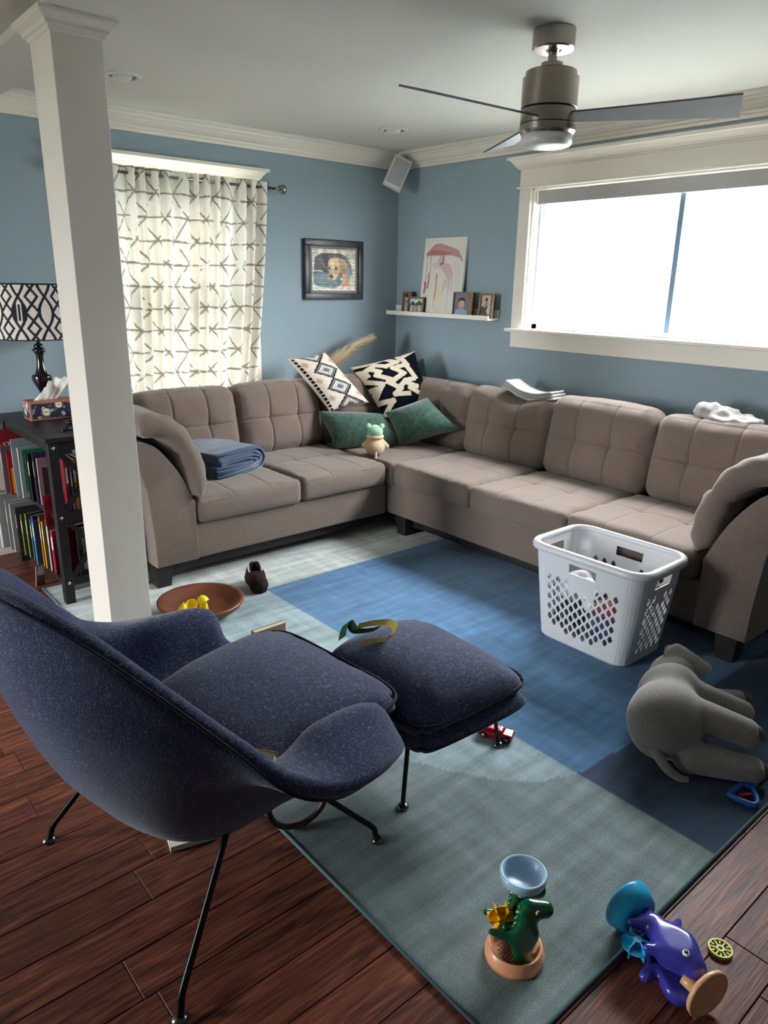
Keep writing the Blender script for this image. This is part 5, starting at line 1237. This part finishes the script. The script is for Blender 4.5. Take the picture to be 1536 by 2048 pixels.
for ang in (57, 177, -63):
    a = math.radians(ang); rh = np.array([math.cos(a), math.sin(a), 0]); tn = np.array([-math.sin(a), math.cos(a), 0]); ph_ = math.radians(-16)
    ch = math.cos(ph_)*tn+math.sin(ph_)*np.array([0, 0, 1]); nn_ = -math.sin(ph_)*tn+math.cos(ph_)*np.array([0, 0, 1]); O = np.array([FC[0], FC[1], 2.134]); b = B(); V = []
    for r_ in np.linspace(.085, .665, 10):
        f = (r_-.085)/.58; hw = .036+.040*f**1.2
        for s_, t_ in ((-1, -.0035), (1, -.0035), (1, .0035), (-1, .0035)): V.append(O+rh*r_+ch*hw*s_+nn_*t_)
    b.add(V, [(4*i+q, 4*i+(q+1) % 4, 4*i+4+(q+1) % 4, 4*i+4+q) for i in range(9) for q in range(4)]+[(3, 2, 1, 0), (36, 37, 38, 39)]); b.mk('blade', M_BLADE, fan, False, recalc=True)
# recessed downlights
for label, x, y in (('round recessed ceiling light near the room corner', -.643, -.667), ('round recessed ceiling light beside the column', -2.345, -.700)):
    dl = thing('recessed_light', label, 'ceiling light', (x, y, ZC))
    B().lathe([(.060, ZC-.001), (.062, ZC-.007), (.084, ZC-.007), (.090, ZC-.001)], x, y, 48).mk('trim_ring', M_SPK, dl, True)
    B().lathe([(.062, ZC-.004), (.056, ZC-.0025), (.050, ZC-.0015), (0, ZC-.0012)], x, y, 40).mk('reflector', mat('downlight_dark', (92, 90, 88), .35, .5), dl, True)
    B().lathe([(.046, ZC-.002), (.042, ZC-.012), (.030, ZC-.020), (0, ZC-.023)], x, y, 40).mk('lens', mat('frosted_bulb', (206, 204, 200), .3), dl, True)

# ---------------------------------------------------------------- dark console table, lamp, tissue box
tx0, tx1, ty0, ty1, tz = -2.940, -2.610, -.955, -.15, .83
tb = thing('console_table', 'black wooden console table with crossed end braces and book shelves', 'table', ((tx0+tx1)/2, (ty0+ty1)/2, 0)); M_ESP = mat('black_brown_wood', (30, 25, 25), .45, spec=.35); lw = .045
B().rbox(tx0-.012, tx1+.012, ty0-.012, ty1+.012, tz-.022, tz, .003, 2).mk('table_top', M_ESP, tb)
for x in (tx0, tx1-lw):
    for y in (ty0, ty1-lw): B().rbox(x, x+lw, y, y+lw, RZ if y < -.5 else 0, tz-.022, .002, 1).mk('leg', M_ESP, tb)
for z0_, z1_ in ((.095, .135), (.425, .465), (.762, .808)):
    for y in (ty0+.012, ty1-lw+.012): B().box(tx0+lw, tx1-lw, y, y+.02, z0_, z1_).mk('rail', M_ESP, tb)
for x in (tx0+.01, tx1-.03): B().box(x, x+.02, ty0+lw, ty1-lw, .762, .808).mk('apron', M_ESP, tb)
for z in (.115, .445): B().rbox(tx0+.004, tx1-.004, ty0+.01, ty1-.01, z-.010, z+.008, .002, 1).mk('shelf', M_ESP, tb)
for zlo, zhi in ((.135, .425), (.465, .762)):
    for y in (ty0+.014, ty1-.031):
        for a, b_ in ((zlo, zhi), (zhi, zlo)):
            p = np.array([tx0+lw, y+.008, a]); q = np.array([tx1-lw, y+.008, b_]); d = (q-p)/np.linalg.norm(q-p); n2 = np.array([-d[2], 0, d[0]])*.012; V = [p+n2, q+n2, q-n2, p-n2]; V = [v+np.array([0, t, 0]) for t in (-.007+(.002 if a > b_ else 0), .007+(.002 if a > b_ else 0)) for v in V]
            B().add(V, [(0, 1, 2, 3), (7, 6, 5, 4)]+[(i, (i+1) % 4, 4+(i+1) % 4, 4+i) for i in range(4)]).mk('cross_brace', M_ESP, tb, recalc=True)
for z in (.78, .445, .115):
    R = Matrix.Translation((tx0+lw/2, ty0, z)) @ Matrix.Rotation(H, 4, 'X'); xform(B().lathe([(0, .003), (.006, .002), (.008, 0)], 0, 0, 16), R).mk('bolt', mat('bolt_steel', (180, 178, 172), .3, .9), tb, True)
# lamp
LX, LY = -2.720, -.225; lamp = thing('table_lamp', 'black turned table lamp with black and white trellis shade', 'lamp', (LX, LY, tz)); z = tz
B().lathe([(0, z), (.070, z), (.072, z+.012), (.060, z+.022), (.034, z+.030), (.028, z+.045), (.030, z+.06), (.024, z+.075), (.020, z+.10), (.030, z+.125), (.050, z+.165), (.053, z+.190), (.050, z+.198), (.034, z+.203), (.030, z+.215), (.024, z+.235), (.019, z+.27), (.019, z+.30), (.026, z+.315), (.034, z+.325), (.034, z+.332), (.022, z+.340), (.026, z+.350), (.018, z+.36), (.008, z+.365), (.008, z+.44), (0, z+.44)], LX, LY, 40).mk('base', mat('black_lacquer', (18, 16, 18), .18, coat=.5), lamp, True)
n1, n2 = 420, 110; A_ = np.linspace(0, 2*math.pi, n1); T = np.linspace(0, 1, n2); AA, TT = np.meshgrid(A_, T, indexing='ij'); sr0, sr1, sz0, sz1 = .205, .192, 1.222, 1.492
G = np.stack([LX+(sr0+(sr1-sr0)*TT)*np.cos(AA), LY+(sr0+(sr1-sr0)*TT)*np.sin(AA), sz0+(sz1-sz0)*TT], -1)
uu = AA/(2*math.pi)*10; vv = (TT-.5)*1.75; wv = .26*np.cos(math.pi*vv); cl = np.zeros(AA.shape+(3,)); cl[:] = lin((226, 216, 206)); lw_ = .062
f1 = np.abs(((uu-wv) % 1)-.5) < lw_; f2 = np.abs(((uu+wv) % 1)-.5) < lw_; f3 = np.abs(((uu+.5*np.abs(((vv+.5) % 1)-.5)*1.9+.25) % 1)-.5) < lw_; f4 = np.abs(((uu-.5*np.abs(((vv+.5) % 1)-.5)*1.9-.25) % 1)-.5) < lw_; bar = (np.abs((uu % 1)-.5) < .055) & (np.abs(vv) < .26) & ((np.floor(uu) % 2) == 0); bar |= (np.abs(np.abs((uu % 2)-.5)-.14) < .05) & (np.abs(vv) < .30)
cl[f1 | f2 | f3 | f4 | bar] = lin((16, 18, 30))
shd = B().grid(G).mk('lamp_shade', mat('printed_linen', (255, 255, 255), .85, attr=True), lamp, True, cols=cl.reshape(-1, 3))
m_ = shd.modifiers.new('thickness', 'SOLIDIFY'); m_.thickness = .002
B().tube([(LX+sr0*math.cos(a), LY+sr0*math.sin(a), sz0) for a in A_[:-1:4]], .003, 6, closed=True).mk('lower_ring', mat('shade_trim', (20, 22, 32), .8), shd, True)
B().tube([(LX+sr1*math.cos(a), LY+sr1*math.sin(a), sz1) for a in A_[:-1:4]], .003, 6, closed=True).mk('upper_ring', mat('shade_trim', (20, 22, 32), .8), shd, True)
# tissue box
bx0, bx1, by0, by1 = -2.872, -2.640, -.485, -.365; tis = thing('tissue_box', 'daisy patterned copper edged tissue box on the black table', 'tissue box', ((bx0+bx1)/2, (by0+by1)/2, tz)); hb = .095; M_COP = mat('copper_card', (164, 106, 78), .45)
B().rbox(bx0, bx1, by0, by1, tz, tz+hb, .002, 1).mk('carton', M_COP, tis)
def daisies(nx, ny, seed, asp):
    cv = Canvas(nx, ny, (30, 34, 56)); rs_ = random.Random(seed)
    for i in range(26):
        x, y = rs_.random(), rs_.random(); r = .05+.05*rs_.random(); c = rs_.choice([(158, 160, 206), (120, 84, 74), (216, 206, 226), (60, 62, 96)])
        for q in range(7): cv.ell(x+r*.8*math.cos(q*.9)/asp, y+r*1.0*math.sin(q*.9), r*.30/asp*1.4, r*.36, c)
        cv.ell(x, y, r*.3/asp*1.3, r*.3, (206, 150, 80))
    for x, y, r in ((.32, .42, .24), (.62, .85, .2)):
        for q in range(13):
            a = q*2*math.pi/13; cv.line([(x, y), (x+r*math.cos(a)/asp, y+r*math.sin(a))], .035, (240, 232, 214))
        cv.ell(x, y, r*.32/asp, r*.32, (196, 120, 60))
    return cv
e_ = .0006; cvf = daisies(150, 66, 3, 2.4); print_grid('printed_front', cvf, (bx0+.010, by0-e_, tz+.010), (bx1-.010, by0-e_, tz+.010), (bx0+.010, by0-e_, tz+hb-.010), M_PRINT, tis)
cvs = daisies(60, 66, 5, 1.2); print_grid('printed_end', cvs, (bx0-e_, by1-.010, tz+.010), (bx0-e_, by0+.010, tz+.010), (bx0-e_, by1-.010, tz+hb-.010), M_PRINT, tis)
U, W = np.meshgrid(np.linspace(-1, 1, 30), np.linspace(0, 1, 26), indexing='ij'); xm, ym = (bx0+bx1)/2, (by0+by1)/2
G = np.stack([xm-.02+U*(.055+.02*W)+.06*W, ym+.020*np.sin(U*3.2+W*2)*(.3+W)+.004*np.sin(U*11), tz+hb+W*.10*(1-.25*np.abs(U)**2)+.006*np.sin(U*13)*W+.03*U*W], -1)
o = B().grid(G).mk('tissue', mat('tissue_paper', (232, 228, 222), .9), tis, True); m_ = o.modifiers.new('thickness', 'SOLIDIFY'); m_.thickness = .0012
# black glasses case and pen on the table
tag(sdmesh('glasses_case', lambda G: sd_ell(G, (-2.70, -.70, tz+.018), (.075, .035, .018)), (-2.80, -.76, tz), (-2.60, -.64, tz+.05), .005, mat('black_leather', (22, 20, 22), .3)), 'black rounded glasses case lying on the console table', 'case')
pen = thing('pen', 'black and silver pen lying on the console table', 'pen', (-2.77, -.80, tz)); B().tube([(-2.83, -.835, tz+.006), (-2.73, -.765, tz+.006)], .0055, 10).mk('barrel', mat('pen_black', (26, 24, 26), .25), pen, True); B().tube([(-2.845, -.8455, tz+.006), (-2.83, -.835, tz+.006)], [.002, .0055], 10).mk('tip', M_GLIDE, pen, True)
# books on the two shelves
def text_mesh(txt, size, m, parent, M4):
    cu = bpy.data.curves.new('t', 'FONT'); cu.body = txt; cu.size = size; cu.extrude = .0002; to = bpy.data.objects.new('t', cu); COL.objects.link(to)
    me = bpy.data.meshes.new_from_object(to); bpy.data.objects.remove(to); bpy.data.curves.remove(cu); me.name = 'lettering'; me.materials.append(m)
    o = bpy.data.objects.new('lettering', me); COL.objects.link(o); o.parent = parent; o.matrix_local = M4; ORG[o.name] = np.zeros(3); return o
M_WTXT = mat('white_print', (236, 232, 224), .6); M_STRIPE = mat('pale_print', (222, 214, 196), .6)
def shelf_book(label, x, y, z0, wd, th, h, col, rotz, tilt=0.0, text=None, patch=None):
    """upright book: spine at local x=0 facing -x, boards along +x, cover faces -y"""
    t = thing('book', label, 'book', (x, y, z0), rotz, group='books on the console table shelves'); t.rotation_euler = (0, tilt, rotz)
    col = tuple(int(q*.82) for q in col); cm = mat('cover_%d_%d_%d' % col, col, .42)  # cover colours darkened to hold the shading on the shelves
    B().rbox(0, wd, 0, .002, 0, h, .0005, 1).rbox(0, wd, th-.002, th, 0, h, .0005, 1).rbox(0, .002, 0, th, 0, h, .0005, 1).mk('cover', cm, t, world=False)
    B().box(.002, wd-.003, .002, th-.002, .003, h-.003).mk('page_block', mat('book_pages', (226, 220, 206), .8), t, world=False)
    if patch:
        for (u0, u1, v0, v1, c) in patch: B().box(wd*u0, wd*u1, -.0006, 0, h*v0, h*v1).mk('cover_print', mat('print_%d_%d_%d' % tuple(c), c, .5), t, world=False)
    else: B().box(-.0005, 0, th*.25, th*.75, h*.55, h*.85).mk('spine_print', M_STRIPE, t, world=False)
    if text: text_mesh(text, .038, M_WTXT, t, Matrix.Translation((.012, -.0009, h*.70)) @ Matrix.Rotation(H, 4, 'X'))
    return t
zu, zl = .4535, .1235
UP = [  # label, x, y, width, thickness, height, colour, rot, text, patches
 ('olive green picture book at the wall end of the upper shelf', -3.045, -.235, .24, .014, .275, (104, 108, 44), 0, 'How', [(.05, .6, .1, .55, (196, 186, 60))]),
 ('tall dark red book lettered in white on the upper shelf', -2.985, -.285, .22, .013, .315, (168, 40, 52), 0, 'STICK', None),
 ('pale yellow thin book on the upper shelf', -3.055, -.315, .20, .008, .20, (206, 200, 128), 2, None, [(.05, .4, .05, .9, (168, 160, 60))]),
 ('pink and white thin book on the upper shelf', -3.03, -.345, .20, .008, .225, (214, 170, 164), 0, None, [(.02, .35, .05, .95, (232, 222, 214))]),
 ('grey mauve picture book on the upper shelf', -3.01, -.385, .20, .010, .245, (150, 126, 132), 3, None, None),
 ('red board book with a yellow patch on the upper shelf', -2.995, -.43, .20, .015, .225, (184, 30, 46), -2, None, [(.06, .62, .03, .62, (226, 170, 50))]),
 ('pale green picture book on the upper shelf', -2.960, -.47, .18, .010, .215, (150, 168, 140), 0, None, None),
 ('teal green book with white margins on the upper shelf', -2.965, -.53, .19, .014, .26, (228, 232, 226), 2, None, [(.10, .95, .12, .95, (22, 152, 112))]),
 ('tall pale blue grey book on the upper shelf', -2.985, -.50, .20, .010, .30, (184, 198, 204), 0, None, None),
 ('dark green and white book on the upper shelf', -2.945, -.575, .19, .012, .235, (44, 66, 56), -3, None, [(.05, .5, .1, .5, (200, 206, 190))]),
 ('black spined book on the upper shelf', -2.945, -.62, .18, .018, .24, (34, 32, 36), 2, None, None),
 ('purple picture book on the upper shelf', -2.935, -.665, .19, .012, .25, (92, 70, 116), 0, None, None),
 ('white sketch covered book on the upper shelf', -2.93, -.71, .19, .010, .235, (222, 220, 214), 2, None, [(.1, .4, .2, .8, (70, 70, 72)), (.5, .7, .3, .6, (120, 120, 120))]),
]
for lab, x, y, wd, th, h, c, r, tx, pt in UP: shelf_book(lab, x, y, zu, wd, th, h, c, math.radians(r), 0, tx, pt)
# upright books whose spines face the near end of the table (upper shelf)
for i, (lab, c, th, h) in enumerate((('maroon spined book at the near end of the upper shelf', (140, 26, 40), .020, .255), ('lilac spined book at the near end of the upper shelf', (130, 128, 176), .012, .225), ('orange spined book at the near end of the upper shelf', (206, 130, 40), .018, .25), ('white spined book at the near end of the upper shelf', (226, 224, 218), .028, .245), ('grey spined book at the near end of the upper shelf', (150, 152, 150), .02, .23))):
    shelf_book(lab, -2.865+.0+sum((.020, .012, .018, .028, .02)[:i])+.003*i+th, -.90, zu, .16, th, h, c, math.radians(90))
LOW = [('white binder at the wall end of the lower shelf', -3.035, -.27, .22, .030, .30, (206, 206, 204), 4), ('grey folder on the lower shelf', -3.01, -.325, .22, .020, .275, (158, 162, 164), -3), ('pale magazine on the lower shelf', -3.0, -.365, .22, .012, .265, (222, 216, 206), 5), ('dark magazine on the lower shelf', -2.985, -.40, .20, .010, .25, (60, 62, 70), 0),
 ('olive spined book on the lower shelf', -2.975, -.46, .19, .012, .225, (128, 136, 60), 8), ('lime green book on the lower shelf', -2.965, -.51, .19, .010, .24, (150, 176, 90), 10), ('teal book on the lower shelf', -2.955, -.55, .19, .012, .22, (70, 120, 124), 8), ('navy blue book on the lower shelf', -2.955, -.60, .19, .020, .25, (34, 70, 134), 10), ('sky blue thin book on the lower shelf', -2.965, -.635, .19, .010, .235, (96, 156, 206), 10),
 ('orange thin book on the lower shelf', -2.945, -.68, .19, .012, .265, (206, 128, 60), 10), ('yellow thin book on the lower shelf', -2.945, -.72, .19, .012, .25, (226, 184, 60), 10), ('pale grey book on the lower shelf', -2.935, -.765, .19, .014, .27, (196, 200, 200), 10), ('crimson book on the lower shelf', -2.93, -.815, .19, .022, .225, (170, 24, 60), 10)]
for lab, x, y, wd, th, h, c, r in LOW: shelf_book(lab, x, y, zl, wd, th, h, c, math.radians(r))
shelf_book('crimson board book pushed out of the shelf beside the near table leg', -2.962, -.86, zl+.265, .12, .012, .15, (172, 18, 54), math.radians(0), 0, None, [(.55, .85, .35, .6, (226, 206, 206))])
shelf_book('black and white photo book at the near end of the lower shelf', -2.84, -.90, zl, .20, .016, .24, (40, 42, 48), math.radians(0), 0, None, [(.1, .5, .1, .8, (120, 122, 124)), (.55, .95, .1, .9, (216, 212, 206))])
shelf_book('small illustrated booklet leaning on the floor by the table', -2.985, -.62, 0.001, .05, .006, .11, (200, 186, 180), math.radians(12), math.radians(6), None, [(.1, .9, .05, .55, (96, 70, 66)), (.2, .8, .55, .95, (230, 222, 214))])
shelf_book('pale paper box on the rug under the console table', -2.86, -.80, RZ+.001, .16, .10, .05, (206, 200, 188), math.radians(5))

# ---------------------------------------------------------------- folded blue blanket on the sofa
M_BLKT = mat('blue_fleece', (62, 82, 110), .95, noise=(14, .12), bump=(160, .3), sheen=.4, spec=.1)
def fold_stack(name, label, paths, depth_lo, depth_hi, m, axis_map, th, cat, noise=.009, seed=4):
    """folded textile: thick ribbons in the (a, z) plane swept along the depth"""
    b = B()
    for q, pth in enumerate(paths):
        c = catmull(np.array(pth, float), 5); t = np.gradient(c, axis=0); t /= np.linalg.norm(t, axis=1)[:, None]+1e-9; nn_ = np.stack([-t[:, 1], t[:, 0]], 1)
        ring = np.concatenate([c+nn_*th/2, [c[-1]+t[-1]*th*.45], (c-nn_*th/2)[::-1], [c[0]-t[0]*th*.45]]); k = len(ring); ds = np.linspace(depth_lo+.006*(q % 2), depth_hi-.004*(q % 3), 14); V = []
        for i, d in enumerate(ds):
            cen = c.mean(0); s_ = .985 if i in (0, 13) else 1.0
            for p in ring: V.append(axis_map(cen[0]+(p[0]-cen[0])*s_, d, p[1]))
        b.add(V, [(i*k+j, i*k+(j+1) % k, (i+1)*k+(j+1) % k, (i+1)*k+j) for i in range(13) for j in range(k)]+[tuple(range(k)), tuple(range(13*k, 14*k))])
    P = np.concatenate(b.V); n_ = fbm(P, 18, seed)[:, None]*noise*np.array([.6, .6, 1.0]); b.V = [P+n_]
    return tag(b.mk(name, m, None, True, recalc=True), label, cat)
pz = .474
paths = []
for i in range(4):   # nested folds, rounded end towards the corner
    zo, zi = pz+.128-.017*i, pz+.004+.0165*i; xe = -1.715-.018*i
    paths.append([(-2.10+.01*i, zo-.008), (-2.0, zo+.002), (-1.86, zo+.004), (xe-.045, zo-.004), (xe, (zo+zi)/2), (xe-.045, zi+.002), (-1.90, zi), (-2.10, zi)])
R = math.radians(16)
cen_ = np.array([-1.91, -.60])
def amap(a, d, z):
    x, y = a-cen_[0], d-cen_[1]; c, s = math.cos(R), math.sin(R); return (cen_[0]+x*c-y*s, cen_[1]+x*s+y*c, z)
fold_stack('folded_blanket', 'folded blue fleece blanket on the left sofa seat', paths, -.80, -.40, M_BLKT, amap, .015, 'blanket')
# folded white towel and crumpled cloth on the sofa back
M_TOW = mat('white_towel', (190, 188, 186), .95, noise=(40, .08), bump=(200, .4))
tw = []
for i, dz in enumerate((.0, .017, .034)):
    tw.append([(1.345+.012*i, .900+dz*1.1), (1.40, .892+dz), (1.47, .862+dz), (1.55, .846+dz), (1.64, .852+dz), (1.74-.01*i, .872+dz)])
fold_stack('folded_towel', 'folded white towel draped on the dented sofa back cushion', tw, -.31, -.17, M_TOW, lambda a, d, z: (d, -a-.03, z+.014), .015, 'towel', .004)
def cloth_f(G):
    p = np.array([-.225, -2.78, .912]); Q = G-p; d = sd_ell(G, p+np.array([0, -.01, -.004]), (.075, .165, .024)); d = smin(d, sd_ell(G, p+np.array([0, .115, .022]), (.05, .045, .034)), .02); d = smin(d, sd_ell(G, p+np.array([.01, .03, .02]), (.05, .06, .024)), .02)
    return d+.010*fbm(G, 46, 3, 2)+.005*fbm(G, 110, 6, 1)
tag(sdmesh('crumpled_cloth', cloth_f, (-.34, -3.0, .84), (-.10, -2.58, 1.0), .0055, mat('spotted_white_cotton', (186, 182, 178), .9, noise=(28, .10), col2=(160, 156, 154))), 'crumpled white cotton cloth lying on the sofa back near the arm', 'cloth')

# ---------------------------------------------------------------- small plush bear seen from behind
bc = np.array([-.948, -.895, .470])
dirb = np.array([.64, .77, 0]); sdb = np.array([.77, -.64, 0])
bear = thing('plush_bear', 'small mint green plush bear in a tan shirt facing the pillows', 'plush toy', bc)
M_MINT = mat('mint_plush', (148, 196, 160), .95, bump=(200, .4), sheen=.4); M_TANP = mat('tan_felt', (204, 176, 142), .95, bump=(160, .4), sheen=.2)
zz = np.array([0, 0, 1.0])
def bb_(a, c, z): return bc+sdb*a+dirb*c+zz*z
sdmesh('body', lambda G: smin(smin(sd_ell(G, bb_(0, 0, .055), (.062, .062, .056)), sd_cone(G, bb_(0, 0, .06), bb_(0, .005, .115), .052, .036), .02), smin(sd_cone(G, bb_(.03, 0, .10), bb_(.072, -.004, .062), .020, .017), sd_cone(G, bb_(-.03, 0, .10), bb_(-.072, -.004, .062), .020, .017), .001), .012), bc-[.11, .11, .002], bc+[.11, .11, .15], .0045, M_TANP, bear)
sdmesh('head', lambda G: sd_ell(G, bb_(0, .004, .155), (.050, .050, .042)), bc-[.08, .08, -.09], bc+[.08, .08, .21], .0045, M_MINT, bear)
for s_ in (-1, 1): sdmesh('ear', lambda G: sd_ell(G, bb_(.042*s_, .004, .188), (.019, .012, .019)), bb_(.042*s_, 0, .188)-.03, bb_(.042*s_, 0, .188)+.03, .003, M_MINT, bear)
B().tube([bb_(.046*math.cos(a), .004+.046*math.sin(a), .122) for a in np.linspace(0, 2*math.pi, 24, endpoint=False)], .011, 8, closed=True).mk('collar', M_TANP, bear, True)
B().box(*[v for p in zip(bb_(.006, -.066, .0)-.004, bb_(.006, -.066, .03)+.004) for v in p][:6]).mk('tag', mat('white_satin_tag', (230, 226, 220), .4), bear)

# ---------------------------------------------------------------- dried pampas plume behind the pillows
pam = thing('pampas_grass', 'dried cream pampas grass plume standing behind the pillows', 'plant', (-.93, -.16, .80)); rs_ = np.random.RandomState(3)
stem = catmull([(-.95, -.165, .78), (-.85, -.17, .90), (-.72, -.18, 1.00), (-.56, -.19, 1.09), (-.42, -.20, 1.145)], 8)
B().tube(stem, np.linspace(.003, .001, len(stem)), 6).mk('stem', mat('dry_stem', (176, 152, 112), .8), pam, True)
V = []; F = []
for i in range(2600):
    t = rs_.rand()*.86+.14; k_ = t*(len(stem)-1); i0 = min(int(k_), len(stem)-2); p = stem[i0]+(stem[i0+1]-stem[i0])*(k_-i0); tg = stem[i0+1]-stem[i0]; tg /= np.linalg.norm(tg); rd = rs_.normal(size=3); rd -= tg*np.dot(rd, tg); rd /= np.linalg.norm(rd)
    L = (.07+.06*rs_.rand())*(1.0-.45*abs(t-.45))*(1.15-.6*t); mid = p+tg*L*.55+rd*L*.42; end = p+tg*L*1.05+rd*L*(.62+.2*rs_.rand())-np.array([0, 0, .012]); wv_ = np.cross(tg, rd)*.0011; n0 = len(V); V += [p-wv_, p+wv_, mid-wv_, mid+wv_, end]; F += [(n0, n0+1, n0+3, n0+2), (n0+2, n0+3, n0+4)]
V = np.array(V); V[:, 1] = np.minimum(V[:, 1], -.012)
o = mk('plume', V, F, mat('pampas_fluff', (206, 188, 158), .9), pam, True); o['kind'] = 'stuff'
